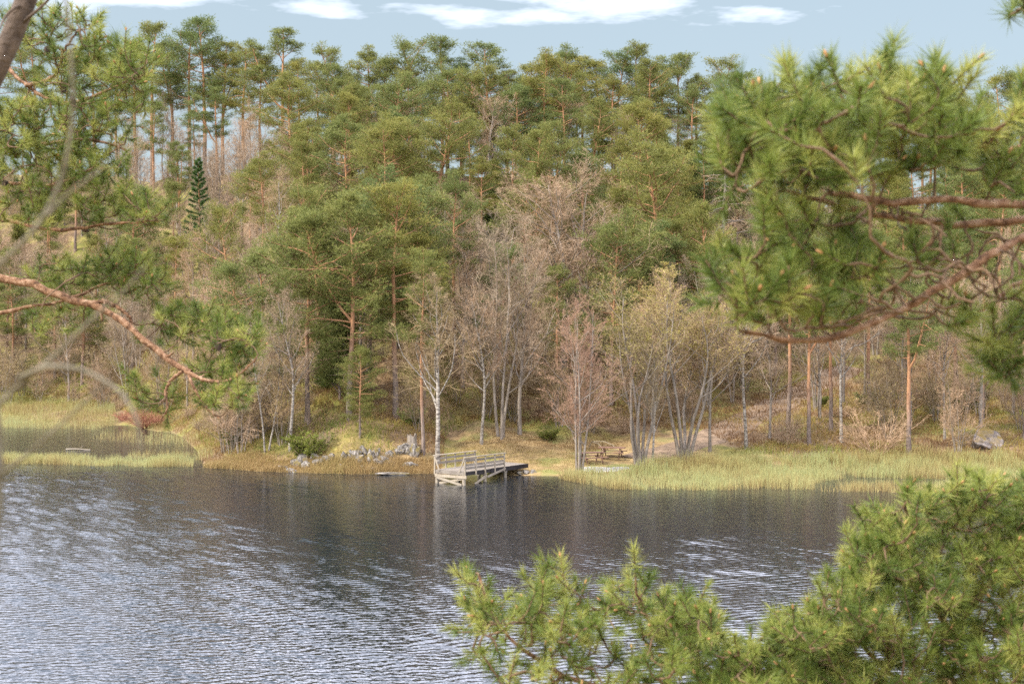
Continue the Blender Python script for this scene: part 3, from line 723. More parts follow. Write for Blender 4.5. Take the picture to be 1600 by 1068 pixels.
for n, (px, Y, yt, k, v, lab) in enumerate([
    (1232, 108, 330, 'slim', 0, "reddish straight pine trunk just past the white birch"),
    (1266, 103, 380, 'slim', 2, "thin grey-stemmed pine between the path and the mossy mound"),
    (1300, 106, 360, 'slim', 1, "curved orange pine trunk over the mossy mound"),
    (1316, 103, 420, 'birch', 1, "birch with a kinked white foot on the mossy mound"),
    (1423, 106, 430, 'birch', 0, "white birch stem behind the bare waterside bush"),
    (1478, 103, 470, 'birch', 1, "slim double birch stem left bare beside the boulder"),
    (1537, 108, 400, 'slim', 0, "orange pine trunk behind the mossy boulder"),
    (1492, 116, 380, 'slim', 2, "short reddish pine deeper in the wood behind the boulder"),
    (1405, 126, 440, 'birch', 2, "pale twin birch far back in the wood behind the waterside bush"),
    (1585, 110, 380, 'grey', 0, "bare grey tree at the far side of the boulder"),
    (1352, 118, 420, 'grey', 2, "bare grey tree between the kinked birch and the white stem")]):
    tree_at(k, v, px, Y, yt, lab, wide=.85)

# --- the rest of the wood, scattered over the slope
def free(x, y, dmin):
    return all((x - a) ** 2 + (y - b_) ** 2 > dmin * dmin for a, b_, k in placed)
path_xy = np.array(PATH)
def near_path(x, y):
    for a, b_ in zip(path_xy[:-1], path_xy[1:]):
        t = np.clip(np.dot(np.array([x, y]) - a, b_ - a) / np.dot(b_ - a, b_ - a), 0, 1)
        if np.linalg.norm(a + t * (b_ - a) - (x, y)) < 3.4: return True
    return False
SIDE = [("above the inlet reeds", -200, 170), ("above the rust-red bushes", 170, 330), ("above the waterside thickets", 330, 450), ("above the shore rocks", 450, 620), ("above the jetty", 620, 760), ("above the clearing", 760, 880),
        ("above the picnic tables", 880, 990), ("above the willows", 990, 1120), ("beside the climbing path", 1120, 1270), ("behind the mossy mound", 1270, 1400), ("behind the boulder", 1400, 1900)]
def side(px, Y=None):
    s_ = next(s for s, a, b_ in SIDE if a <= px < b_)
    if Y is None: return "on the bank " + s_
    cr_ = np.interp(px, [0, 200, 330, 450, 600, 1100, 1600], [199, 194, 184, 174, 165, 168, 180]); f_ = (Y - 100) / (cr_ - 100)
    return ("low on the slope " if f_ < .34 else "halfway up the slope " if f_ < .68 else "high on the slope near the ridge ") + s_
PADJ = ["round-crowned", "high-crowned", "forked", "leaning", "low-branched", "narrow", "wide-spreading"]
count = 0
r2 = np.random.default_rng(99)
for tries in range(9000):
    pine_pass = tries < 4500
    Y = r2.uniform(100, 196); px = r2.uniform(-120, 1720); x = px_to_x(px, Y)
    crest = np.interp(px, [0, 200, 330, 450, 600, 1100, 1600], [199, 194, 184, 174, 165, 168, 180])
    z = float(ground_z(x, Y))
    if Y > crest - 2 or z < 0.7 or near_path(x, Y): continue
    if 670 < px < 1160 and Y < 107: continue
    if px < 240 and Y < 140: continue
    open_crest = px < 450 and Y > crest - 30
    bare_zone = (690 < px < 970 and 106 < Y < 132) or (px < 450 and Y < 178) or (955 < px < 1260 and Y < 119) or (px >= 1230 and Y < 132)
    u = r2.random()
    if pine_pass:
        if bare_zone and u > .09: continue
        if open_crest and u > .10: continue
        kind = 'young' if r2.random() < .14 else 'slim' if (open_crest or px > 1230) else 'pine'
    elif bare_zone: kind = 'grey' if u < .50 else 'scrub' if u < .86 else 'birch'
    elif open_crest: kind = 'scrub' if u < .6 else 'grey'
    else: kind = 'grey' if u < .55 else 'scrub' if u < .8 else 'young'
    dmin = dict(pine=3.9, slim=4.0, young=3.0, grey=2.9, birch=3.4, scrub=2.5)[kind]
    if not free(x, Y, dmin): continue
    var = int(r2.integers(0, 7)); vv = var % len(KINDS[kind])
    h = dict(pine=r2.uniform(10, 14.5), slim=r2.uniform(12, 16), young=r2.uniform(5, 8.5), grey=r2.uniform(7.5, 11.5), birch=r2.uniform(8, 11.5), scrub=r2.uniform(3.6, 6.0))[kind]
    if open_crest and kind == 'slim': h = r2.uniform(9, 14)
    if open_crest and kind == 'scrub': h *= .8
    sd = side(px, Y)
    lab = dict(pine=f"{PADJ[vv]} green pine {sd}", slim=f"{['straight', 'leaning', 'forked'][vv % 3]} bare-trunked pine {sd}", young=f"{['broad', 'slim'][vv % 2]} young bushy pine {sd}", grey=f"leafless {['mauve-twigged', 'several-stemmed', 'wide'][vv % 3]} tree {sd}",
               birch=f"pale-barked {['straight', 'crooked', 'twin-stemmed'][vv % 3]} birch {sd}", scrub=f"low bare {['mauve', 'tan'][vv % 2]} thicket {sd}")[kind]
    plant(kind, var, x, Y, h, lab, lab.replace(" tree", " trees"), wide=r2.uniform(.95, 1.25)); count += 1
    if count > 520: break
print("scattered trees", count)

# --- bushes by the water
for n in range(520):
    px = r2.uniform(-60, 1660); Y = r2.uniform(96.5, 122) if px > 345 else r2.uniform(110, 152)
    x = px_to_x(px, Y); z = float(ground_z(x, Y))
    if z < .55 or near_path(x, Y): continue
    if 690 < px < 1140 and Y < 107: continue
    if (px > 1160 and Y < 105 and r2.random() < .7) or (1440 < px < 1640 and Y < 104): continue
    if not free(x, Y, 1.9): continue
    k = ['bush', 'bush', 'bush', 'leafy', 'scrub'][r2.integers(0, 5)]
    v = int(r2.integers(0, 3)); h = r2.uniform(1.1, 2.4) if k != 'scrub' else r2.uniform(2.2, 3.6)
    sd = side(px)
    vv = v % len(KINDS[k])
    lab = dict(bush=f"bare twiggy {['grey', 'mauve', 'tan'][vv]} bush {sd}", leafy=f"{['upright', 'spreading'][vv % 2]} olive-leaved bush {sd}", scrub=f"waist-high {['mauve', 'tan'][vv % 2]} scrub {sd}")[k]
    plant(k, v, x, Y, h, lab, lab)
tree_at('redbush', 0, 226, 127.5, 632, "rust-red bush on the far side of the reedy inlet", wide=1.8)
tree_at('redbush', 0, 192, 133, 640, "smaller rust-red bush beside the tall inlet reeds", wide=1.3)
tree_at('bush', 1, 1372, 100.5, 628, "fan-shaped bare bush at the reed bed's landward edge", wide=1.3)
tree_at('leafy', 0, 855, 105, 668, "small round green shrub behind the clearing", wide=1.4)
tree_at('leafy', 0, 482, 97.6, 668, "bright yellow-green shrub above the shore rocks", wide=1.2)
for n, px in enumerate((375, 395, 418, 440, 362, 350)):
    tree_at('scrub', n, px, 101 + (n % 3) * 1.2, 560 + 12 * (n % 3), "dense dark thicket stem cluster between inlet and shore rocks", "thickets between the inlet and the rocks")

# ------------------------------------------------------------------ reeds, grass, heath
def in_poly(x, y, poly):
    poly = np.asarray(poly); c = np.zeros(len(x), bool); j = len(poly) - 1
    for i in range(len(poly)):
        xi, yi = poly[i]; xj, yj = poly[j]
        c ^= ((yi > y) != (yj > y)) & (x < (xj - xi) * (y - yi) / (yj - yi + 1e-12) + xi); j = i
    return c
def scatter_poly(poly, n, r):
    poly = np.asarray(poly, float); lo, hi = poly.min(0), poly.max(0); out = []
    m = 0
    while m < n:
        q = r.uniform(lo, hi, (n * 2, 2)); q = q[in_poly(q[:, 0], q[:, 1], poly)]; out.append(q); m += len(q)
    return np.concatenate(out)[:n]
def grass_mesh(q, z, h, w, tint0, tint1, r, lean=.22):
    n = len(q); p0 = np.column_stack([q, z]); a = r.uniform(0, 6.28, n); l = np.abs(r.normal(size=n)) * lean * h
    d = np.column_stack([np.cos(a) * l, np.sin(a) * l, h])
    p1 = p0 + d * np.array([.35, .35, .58]); p2 = p0 + d
    s = np.column_stack([-np.sin(a + 1.2), np.cos(a + 1.2), np.zeros(n)]) * (w / 2)[:, None]
    V = np.stack([p0 - s, p0 + s, p1 - s * .8, p1 + s * .8, p2], 1).reshape(-1, 3)
    b_ = (np.arange(n) * 5)[:, None]
    f = np.concatenate([b_ + [0, 1, 3], b_ + [0, 3, 2], b_ + [2, 3, 4]], 0)
    tm = (tint0 + tint1) / 2
    t = np.stack([tint0, tint0, tm, tm, tint1], 1).reshape(-1)
    return V, f, np.clip(t, 0, 1)
def reed_bed(polys, label, r):
    mb = MB()
    for poly, n, h0, g0 in polys:
        q = scatter_poly([gp(*p) for p in poly], n, r)
        den = vnoise(q[:, 0], q[:, 1], 1.3, 21) + .6 * vnoise(q[:, 0], q[:, 1], .5, 22)
        q = q[den > r.uniform(.35, 1.15, len(q))]
        z = np.maximum(ground_z(q[:, 0], q[:, 1]), -.25) - .05
        h = h0 * r.uniform(.65, 1.15, len(q)) * (.45 + .75 * vnoise(q[:, 0], q[:, 1], 1.1, 23) + .3 * vnoise(q[:, 0], q[:, 1], 3.5, 26)) + .15
        g = np.clip(g0 + (vnoise(q[:, 0], q[:, 1], 3, 24) - .5) * .9 + (vnoise(q[:, 0], q[:, 1], .8, 27) - .5) * .4 + r.normal(size=len(q)) * .12, 0, 1)
        old = r.random(len(q)) < .22; g = np.where(old, r.uniform(0, .2, len(q)), g); h = np.where(old, h * r.uniform(.5, 1.0, len(q)), h)
        V, f, t = grass_mesh(q, z, h, r.uniform(.014, .034, len(q)), g * .4 + r.normal(size=len(q)) * .1, g * .65 + .22 + r.normal(size=len(q)) * .14 - .2 * old, r, np.where(old, .5, .16))
        mb.add(V, f, 0, t)
    return tag(link("reeds", mb.mesh("reeds", [M['reed']])), label, "reeds", None, "stuff")
rr_ = np.random.default_rng(5)
reed_bed([([(872, 92.6), (905, 90.2), (950, 87.4), (1010, 87.0), (1100, 86.8), (1200, 87.3), (1262, 87.0), (1275, 90), (1330, 93), (1500, 92), (1700, 91), (1700, 99.5), (1300, 99.2), (1120, 98), (1040, 96.6), (990, 94.6), (900, 93.6)], 62000, .85, .62),
          ([(1262, 87.5), (1290, 86.2), (1400, 85.8), (1500, 86.2), (1640, 87), (1640, 89.5), (1450, 89.5), (1330, 89.0)], 9000, .75, .35)],
         "pale green reed bed along the shore beyond the picnic tables", rr_)
reed_bed([([(-60, 100.5), (60, 100.2), (150, 99.2), (240, 98.6), (300, 98.8), (300, 101), (210, 102.5), (120, 103.5), (30, 103.5), (-60, 104)], 16000, .75, .45),
          ([(190, 104), (270, 102), (330, 102.5), (335, 105), (280, 107), (210, 107)], 2200, .7, .4)],
         "narrow reed spit across the mouth of the inlet", rr_)
reed_bed([([(-120, 128), (60, 127), (150, 126), (185, 132), (175, 141), (60, 146), (-120, 148)], 22000, .95, .60),
          ([(140, 118), (220, 114), (300, 111), (320, 116), (250, 122), (170, 124)], 2000, .7, .5)],
         "tall green reeds at the back of the inlet", rr_)
def cover(name, poly, n, h0, w0, tfun, material, label, r, zmin=.12, lean=.5, keep=None):
    q = scatter_poly([gp(*p) for p in poly], n, r); z = ground_z(q[:, 0], q[:, 1]); k = z > zmin
    if keep is not None: k &= keep(q)
    q, z = q[k], z[k]; h = h0 * r.uniform(.5, 1.3, len(q)) * (.5 + vnoise(q[:, 0], q[:, 1], 1.6, 33))
    t = np.clip(tfun(q) + r.normal(size=len(q)) * .1, 0, 1)
    mb = MB(); V, f, tt = grass_mesh(q, z - .03, h, r.uniform(.6, 1.4, len(q)) * w0, t, t, r, lean); mb.add(V, f, 0, tt)
    return tag(link(name, mb.mesh(name, [material])), label, "grass" if "grass" in name else "ground cover", None, "stuff")
not_path = lambda q: np.array([not near_path(a, b_) or rng.random() < .0 for a, b_ in q]) 
cover("dry_grass", [(290, 99.5), (330, 96.5), (420, 95), (560, 94.4), (690, 94.6), (690, 97), (560, 96.2), (430, 98.2), (400, 100), (350, 100), (330, 99)],
      17000, .42, .028, lambda q: .35 + .35 * (vnoise(q[:, 0], q[:, 1], 3, 40) - .2), M['straw'], "straw-coloured dry grass fringing the rocky shore", rr_, -.05, .45)
cover("meadow_grass", [(700, 95.4), (760, 97), (850, 94), (905, 93.4), (1000, 95), (1150, 98.5), (1160, 104), (1090, 106.5), (960, 108), (850, 107.5), (740, 105.5), (690, 99)],
      30000, .16, .022, lambda q: .35 + .9 * (vnoise(q[:, 0], q[:, 1], 4, 41) - .35), M['straw'], "short yellowed grass of the clearing behind the jetty", rr_, .12, .6,
      lambda q: ~np.array([near_path(a, b_) for a, b_ in q]) & ~((np.abs(q[:, 1] - 95.6) < 1.1) & (q[:, 0] > px_to_x(904, 95.5)) & (q[:, 0] < px_to_x(984, 96))))
cover("bank_grass", [(215, 130), (260, 122), (322, 100), (345, 97.4), (430, 97.5), (425, 112), (340, 136), (240, 146)],
      15000, .40, .034, lambda q: .25 + .8 * (vnoise(q[:, 0], q[:, 1], 3, 44) - .25), M['straw'], "rough brown grass on the low bank beside the inlet", rr_, .02, .6)
cover("heath", [(200, 134), (250, 126), (300, 122), (325, 100), (345, 97.6), (420, 96.4), (560, 95.4), (690, 95.6), (700, 106), (960, 109), (1100, 108), (1170, 100), (1300, 98.5), (1700, 98.5), (1700, 128), (330, 132), (220, 150), (-100, 160), (-100, 146), (180, 141)],
      105000, .36, .046, lambda q: .5 + 1.25 * (.6 * vnoise(q[:, 0], q[:, 1], 5, 42) + .4 * vnoise(q[:, 0], q[:, 1], 1.6, 43) - .5), M['heath'], "rust and yellow-green heath, moss and bracken covering the banks", rr_, .3, .8,
      lambda q: meadow(q[:, 0], q[:, 1]) < .6)

# ------------------------------------------------------------------ rocks, stump, logs
def make_rock(seed, sub=3):
    import bmesh
    r = np.random.default_rng(seed); bm = bmesh.new(); bmesh.ops.create_icosphere(bm, subdivisions=sub, radius=1.0)
    dirs = norm(r.normal(size=(9, 3))); lim = r.uniform(.35, .8, 9)
    for v_ in bm.verts:
        c = np.array(v_.co); 
        for d, l in zip(dirs, lim):
            k = c @ d
            if k > l: c = c - d * (k - l) * .85
        c = c * (1 + .10 * (vnoise(c[0] * 3 + 9, c[1] * 3 + c[2] * 2, 1, seed) - .5) * 2)
        v_.co = c
    me = bpy.data.meshes.new("rock"); bm.to_mesh(me); bm.free(); me.materials.append(M['rock'])
    me.attributes.new("tint", 'FLOAT', 'POINT'); return me
ROCKS = [make_rock(s) for s in (3, 4, 5, 6, 8)]
rk = [(442, 96.6, .7, .25), (462, 96.9, .55, .5), (470, 97.2, .6, .6), (476, 96.5, .5, .35), (491, 97.1, .6, .65), (497, 96.4, .65, .4), (508, 96.6, .45, .5), (515, 96.9, .5, .4), (538, 96.5, .4, .6), (545, 96.7, .55, .7),
      (556, 96.6, .6, .55), (563, 96.4, .5, .45), (569, 96.9, .45, .6), (580, 96.4, .5, .7), (587, 96.8, .45, .75), (590, 96.1, .6, .4), (597, 96.4, .5, .45), (604, 96.3, .55, .35), (607, 96.9, .45, .4), (612, 96.2, .5, .3),
      (566, 95.6, .4, .25), (578, 95.5, .5, .25), (622, 97.3, .55, .4), (630, 97.6, .7, .6), (640, 97.4, .6, .75), (648, 97.2, .5, .8), (637, 96.0, .6, .3), (648, 95.9, .5, .25), (455, 96.1, .6, .2), (530, 96.0, .5, .25), (812, 94.4, .35, .2), (822, 94.6, .4, .2), (832, 94.7, .35, .18)]
RA = ["low flat", "blocky", "angular", "rounded", "upright"]
for n, (px, Y, s, hgt) in enumerate(rk):
    x = px_to_x(px, Y); o = link("rock", ROCKS[n % 5], None, (x, Y, max(float(ground_z(x, Y)), .05) + hgt * .16))
    o.scale = (s * rng.uniform(.7, 1.05), s * .8, hgt * 1.0); o.rotation_euler = (rng.normal() * .2, rng.normal() * .2, rng.uniform(0, 6.28))
    where = "under the jetty's shore end" if px > 700 else "below the leaning pine trunk near the jetty" if px > 615 else "in the pale outcrop along the mossy bank" if px > 520 else "at the inlet end of the stony bank"
    tag(o, f"{RA[n % 5]} lichen-spotted grey rock {where}", "rock", f"{RA[n % 5]} rocks {where}")
x, Y = gp(1538, 101.6)
o = link("boulder", ROCKS[2], None, (x, Y, float(ground_z(x, Y)) + .15)); o.scale = (1.8, 1.4, 1.15); o.data = o.data.copy(); o.data.materials.clear(); o.data.materials.append(M['mossy_rock']); o.rotation_euler = (0.1, .1, .7)
tag(o, "big pale boulder with a mossy cap behind the reeds", "boulder")
x, Y = gp(610, 94.6); o = link("stone_slab", ROCKS[1], None, (x, Y, .06)); o.scale = (1.25, .55, .13); tag(o, "flat grey stone slab lying at the waterline by the jetty", "rock")
x, Y = gp(120, 109.5)
mb = MB(); t = np.linspace(0, 1, 8)
mb.add(*tube(np.column_stack([t * 1.9 - .95, .1 * np.sin(t * 3), .03 + .03 * np.sin(t * 5)]), .075 * (1 - .5 * t), 7), 0, .5, True)
mb.add(*tube(np.array([[.1, .05, .05], [.2, .15, .2], [.35, .2, .32]]), [.03, .02, .008], 5), 0, .5, True)
tag(link("floating_log", mb.mesh("floating_log", [M['wood_pale']]), None, (x, Y, 0.02)), "bleached log floating in the still inlet", "log")
# stump with a torn top
x, Y = gp(643, 98.2); mb = MB(); a = np.arange(14) * 2 * np.pi / 14; rs = np.random.default_rng(4)
rings = [(-.4, .55), (.05, .42), (.3, .34), (.5, .32)]; V = []
for z_, rad in rings: V.append(np.column_stack([np.cos(a) * rad * (1 + .15 * np.sin(3 * a)), np.sin(a) * rad * (1 + .15 * np.cos(2 * a)), np.full(14, z_)]))
top = V[-1].copy(); top[:, 2] += rs.uniform(.05, .5, 14); V.append(top); inn = top * np.array([.6, .6, 0]) + [0, 0, .5]; V.append(inn)
V = np.concatenate(V); f = []
for k in range(5):
    for i in range(14):
        p, q = k * 14 + i, k * 14 + (i + 1) % 14; f += [[p, q, q + 14], [p, q + 14, p + 14]]
f += [[70, 70 + i, 71 + i] for i in range(1, 13)]
mb.add(V, f, 0, .5)
tag(link("tree_stump", mb.mesh("tree_stump", [M['grey_bark']]), None, (x, Y, float(ground_z(x, Y)))), "torn grey tree stump on the bank left of the tall bare pine trunk".replace(" left of", " beside"), "stump")
# pale fallen branch arching behind the tables
mb = MB(); pts = [(920, 103.2, .05), (925, 103, .55), (933, 102.6, .62), (945, 102.2, .70), (958, 101.8, .5), (966, 101.4, .05)]
Q = np.array([[px_to_x(p, y), y, float(ground_z(px_to_x(p, y), y)) + z_] for p, y, z_ in pts]); mb.add(*tube(Q, np.linspace(.035, .014, 6), 6), 0, .5, True)
Q2 = np.array([Q[1], Q[1] + [.5, -.5, -.1], Q[1] + [.8, -.9, -.55]]); mb.add(*tube(Q2, [.03, .025, .012], 5), 0, .5, True)
tag(link("fallen_branch", mb.mesh("fallen_branch", [M['wood_pale']])), "pale fallen branch arching over the grass behind the picnic tables", "branch")

# ------------------------------------------------------------------ jetty
th = math.radians(33.5)
jx, jy = -3.02, 89.25                     # front corner toward the clearing side, at the water
U = np.array([math.sin(th), math.cos(th), 0]); Wd = np.array([-math.cos(th), math.sin(th), 0])    # along the deck to land; across it
W_, LEN = 2.15, 7.3
def J(u, w, z): return np.array([jx, jy, 0]) + U * u + Wd * w + UP * z
def deck_z(u): return .84 - .028 * u
jet = tag(empty("jetty", J(0, 0, 0)), "weathered wooden jetty with railings on posts in the water", "jetty")
def jpart(name, fn, material, parent=jet):
    mb = MB(); fn(mb); me = mb.mesh("jetty_" + name, [material]); v_ = np.array(jet.location)
    me.transform(__import__("mathutils").Matrix.Translation(-jet.location)); o = link(name, me, jet if parent is jet else parent); return o
pl = MB(); box(pl, (0, 0, 0), (W_ + .12, .112, .04)); plank = pl.mesh("deck_plank", [M['wood_grey']])
n_pl = int(LEN / .12)
for i in range(n_pl):
    u = .06 + i * .12; c = J(u, W_ / 2, deck_z(u) + rng.normal() * .003) - np.array(jet.location)
    o = link("deck_plank", plank, jet, c); o.rotation_euler = (0, -.0, math.atan2(Wd[1], Wd[0]) + rng.normal() * .006)
for w in (.0, W_ / 2, W_): jpart("bearer", lambda m_: beam(m_, J(.02, w, deck_z(0) - .14), J(LEN - .05, w, deck_z(LEN) - .14), .09, .2), M['wood_grey' if w else 'wood_dark'])
jpart("fascia", lambda m_: beam(m_, J(2.9, -.075, deck_z(2.9) - .12), J(LEN, -.075, deck_z(LEN) - .12), .05, .28), M['wood_dark'])
jpart("fascia", lambda m_: beam(m_, J(-.04, -.03, deck_z(0) - .1), J(-.04, W_ + .03, deck_z(0) - .1), .05, .2), M['wood_grey'])
jpart("cross_beam", lambda m_: beam(m_, J(-.10, -.25, .52), J(-.10, W_ + .05, .50), .07, .17), M['wood_pale'])
for u in (2.35, 4.7): jpart("cross_beam", lambda m_: beam(m_, J(u, -.1, deck_z(u) - .31), J(u, W_ + .1, deck_z(u) - .31), .09, .14), M['wood_grey'])
for u in (.02, 2.35, 4.7):
    for w in (0.03, W_ - .03):
        jpart("post", lambda m_: m_.add(*tube(np.array([J(u, w, -1.4), J(u, w, .2), J(u, w, deck_z(u) - .2)]), [.115, .112, .108], 10), 0, .5, True), M['wood_pale'])
jpart("brace", lambda m_: beam(m_, J(-.13, W_ - .05, .40), J(-.13, .1, .02), .05, .14), M['wood_pale'])
jpart("brace", lambda m_: beam(m_, J(-.04, W_ - .25, .02), J(-.04, .1, .40), .05, .13), M['wood_pale'])
jpart("brace", lambda m_: beam(m_, J(2.3, -.14, .38), J(1.0, -.14, -.02), .05, .14), M['wood_pale'])
jpart("brace", lambda m_: beam(m_, J(2.4, -.14, .30), J(4.5, -.14, .62), .05, .13), M['wood_grey'])
for w, sgn in ((-.11, -1), (W_ + .11, 1)):
    us = [-.05, 1.15, 2.2, 3.3, 4.4]
    for u in us: jpart("rail_post", lambda m_: beam(m_, J(u, w, deck_z(u) - .28), J(u, w, deck_z(u) + .88), .075, .075, side=U), M['wood_pale'])
    rl = jpart("top_rail", lambda m_: beam(m_, J(-.15, w, deck_z(0) + .92), J(4.55, w, deck_z(4.5) + .92), .14, .05), M['wood_pale'])
    for hz in (.70, .42, .22)[:(3 if sgn < 0 else 2)]:
        jpart("rail_board", lambda m_: beam(m_, J(-.08, w - sgn * .055, deck_z(0) + hz), J(4.48, w - sgn * .055, deck_z(4.5) + hz), .03, .15 if hz < .6 else .12), M['wood_grey'])
    jpart("end_brace", lambda m_: beam(m_, J(-.10, w - sgn * .02, deck_z(0) + .86), J(-.10, w - sgn * .40, deck_z(0) - .02), .05, .08, side=U), M['wood_pale'])

# ------------------------------------------------------------------ picnic tables
def picnic_table(px, Y, rz, label):
    x = px_to_x(px, Y); z = float(ground_z(x, Y)) + .01
    e = tag(empty("picnic_table", (x, Y, z), rz), label, "table")
    def part(name, fn): mb = MB(); fn(mb); return link(name, mb.mesh("table_" + name, [M['wood_brown']]), e)
    for k in range(5): part("tabletop_plank", lambda m_: box(m_, (0, (k - 2) * .148, .74), (1.85, .138, .04)))
    for s in (-1, 1):
        for k in range(2): part("seat_plank", lambda m_: box(m_, (0, s * (.66 + k * .148), .45), (1.85, .138, .04)))
        part("top_batten", lambda m_: box(m_, (s * .62, 0, .697), (.07, .70, .045))); part("seat_beam", lambda m_: box(m_, (s * .62, 0, .39), (.05, 1.62, .09)))
        for q in (-1, 1): part("leg", lambda m_: beam(m_, (s * .575, q * .22, .68), (s * .575, q * .62, 0), .045, .1, side=(1, 0, 0)))
    return e
picnic_table(925, 97.6, .35, "brown picnic table nearer the alder, beside the gravel patch")
picnic_table(957, 99.6, -.25, "brown picnic table nearer the path, set back from the gravel")

# ------------------------------------------------------------------ foreground pines: limbs, twigs and needles grown shoot by shoot
def resample(pts, n):
    pts = np.asarray(pts, float); d = np.r_[0, np.cumsum(np.linalg.norm(np.diff(pts, axis=0), axis=1))]
    s = np.linspace(0, d[-1], n); q = np.stack([np.interp(s, d, pts[:, k]) for k in range(3)], 1)
    for _ in range(2): q[1:-1] = (q[:-2] + 2 * q[1:-1] + q[2:]) / 4
    return q
def near_pine(label, base, trunk_pts, trunk_r, limbs, regions, depth, seed, needle=.055, group=None, step=.09, up=.8, cones=0, needles_per=70, thin=1.0):
    """limbs: (points, r0, r1); regions: (px, py, rx, ry, depth, dspread, n)"""
    r = np.random.default_rng(seed); e = tag(empty("pine_tree", base), label, "pine tree", group)
    off = -np.asarray(base, float)
    mb = MB(); tpn = resample(trunk_pts, 24); mb.add(*tube(tpn + off, np.linspace(trunk_r, trunk_r * .6, 24), 10), 0, .5, True); link("trunk", mb.mesh("near_trunk", [M['near_bark']]), e)
    nodes, dirs = [], []
    for pts, r0, r1 in limbs:
        q = resample(pts, 40); q[1:] += r.normal(size=(39, 3)) * .0035 * np.linspace(.3, 1, 39)[:, None] * (r0 / .02) ** .4
        mb = MB(); rad = np.linspace(r0, r1, 40) * (1 + .11 * r.normal(size=40)); mb.add(*tube(q + off, rad, 9), 0, .5, True)
        for i in r.integers(8, 38, 7):      # broken stubs and knots
            d_ = norm(norm(np.cross(q[i + 1] - q[i - 1], r.normal(size=3))) + norm(q[i + 1] - q[i - 1]) * .5); l_ = rad[i] * r.uniform(1.3, 4)
            mb.add(*tube(np.array([q[i], q[i] + d_ * l_ * .6, q[i] + d_ * l_]) + off, [rad[i] * .6, rad[i] * .33, rad[i] * .24], 6), 0, .5, True)
        link("limb", mb.mesh("near_limb", [M['near_bark']]), e); nodes.append(q[6:]); dirs.append(norm(np.gradient(q, axis=0))[6:])
    nodes = np.concatenate(nodes); dirs = np.concatenate(dirs)
    tg = []
    for px, py, rx, ry, D, ds, n in regions:
        n = int(n * thin) if n > 0 else n; bare = float(n < 0); n = abs(n)
        a = r.uniform(0, 6.28, n); s = np.sqrt(r.random(n)); dd = D + r.normal(size=n) * ds
        for i in range(n): tg.append((*P(px + rx * s[i] * math.cos(a[i]), py + ry * s[i] * math.sin(a[i]), dd[i]), bare))
    tg = np.array(tg); tb_ = tg[:, 3]; tg = tg[:, :3]
    dmin = np.array([np.min(np.linalg.norm(nodes - t, axis=1)) for t in tg]); od = np.argsort(dmin); tg = tg[od]; tb_ = tb_[od]
    TW, ND, BD = MB(), MB(), MB(); shoots, sd = [], []
    for t, bare in zip(tg, tb_):
        cost = np.linalg.norm(nodes - t, axis=1) - .25 * ((t - nodes) * dirs).sum(1)
        i = int(np.argmin(cost)); p0 = nodes[i]; L = np.linalg.norm(t - p0)
        if L < .03: continue
        k = 5; s = np.linspace(0, 1, k)[:, None]; m1 = p0 + dirs[i] * L * .45
        q = (1 - s) ** 2 * p0 + 2 * s * (1 - s) * m1 + s * s * t; q[1:-1] += r.normal(size=(k - 2, 3)) * L * .03
        # last bit turns up towards the light
        d_end = norm(q[-1] - q[-2] + UP * up * np.linalg.norm(q[-1] - q[-2])); d_end = norm(d_end + r.normal(size=3) * .18)
        TW.add(*tube(q + off, np.linspace(.0034 + .008 * min(L, 1.0), .0022, k), 4), 0, .5, True)
        nodes = np.concatenate([nodes, q[1:]]); dirs = np.concatenate([dirs, norm(np.gradient(q, axis=0))[1:]])
        if not bare: shoots.append(q[-1]); sd.append(d_end)
    Sh = np.array(shoots); Sd = np.array(sd); n = len(Sh)
    Ls = r.uniform(.035, .085, n) * (needle / .055)
    tips = Sh + Sd * Ls[:, None]
    TW.add(*tube(np.stack([Sh, (Sh + tips) / 2, tips], 1) + off, np.array([.0024, .002, .0018])[None].repeat(n, 0), 4), 0, .5, True)
    m_ = needles_per; idx = np.repeat(np.arange(n), m_); s = r.uniform(-.15, 1, len(idx))
    b_ = Sh[idx] + Sd[idx] * (Ls[idx] * s)[:, None]; perp = norm(np.cross(Sd[idx], r.normal(size=b_.shape)))
    ang = np.radians(72 - 44 * np.clip(s, 0, 1) + r.normal(size=len(idx)) * 9)[:, None]
    d = norm(np.cos(ang) * Sd[idx] + np.sin(ang) * perp - UP * .06)
    tint = np.clip((r.random(n) ** 1.3 * .95)[idx] + r.normal(size=len(idx)) * .12, 0, 1); tint = np.stack([tint, tint, tint + .15], 1).reshape(-1)
    ND.add(*blades(b_ + off, d, needle * r.uniform(.7, 1.1, len(idx)) * r.uniform(.75, 1.12, n)[idx], np.full(len(idx), .0030 * needle / .055), r), 0, np.clip(tint, 0, 1))
    kb = r.random(n) < .3; bl = .016 * needle / .055
    BD.add(*tube(np.stack([tips, tips + Sd * bl * .5, tips + Sd * bl], 1)[kb] + off, (np.array([.0035, .0042, .001]) * needle / .055)[None].repeat(kb.sum(), 0), 6), 0, .5, True)
    tag(link("twigs", TW.mesh("near_twigs", [M['near_twig']]), e), kind="stuff"); tag(link("needles", ND.mesh("near_needles", [M['needle_near']]), e), kind="stuff")
    tag(link("buds", BD.mesh("near_buds", [M['bud']]), e), kind="stuff")
    if cones:
        mb = MB(); z = np.linspace(0, 1, 7); mb.add(*tube(np.column_stack([z * 0, z * 0, z * .05]), [.004, .014, .018, .017, .013, .008, .002], 8), 0, .5, False); cm = mb.mesh("pine_cone", [M['cone']])
        for i in r.choice(n, cones, replace=False):
            o = link("cone", cm, e, Sh[i] + off - UP * .02 - Sd[i] * .03); o.rotation_euler = (r.uniform(1.6, 3.1), 0, r.uniform(0, 6.28))
    return e

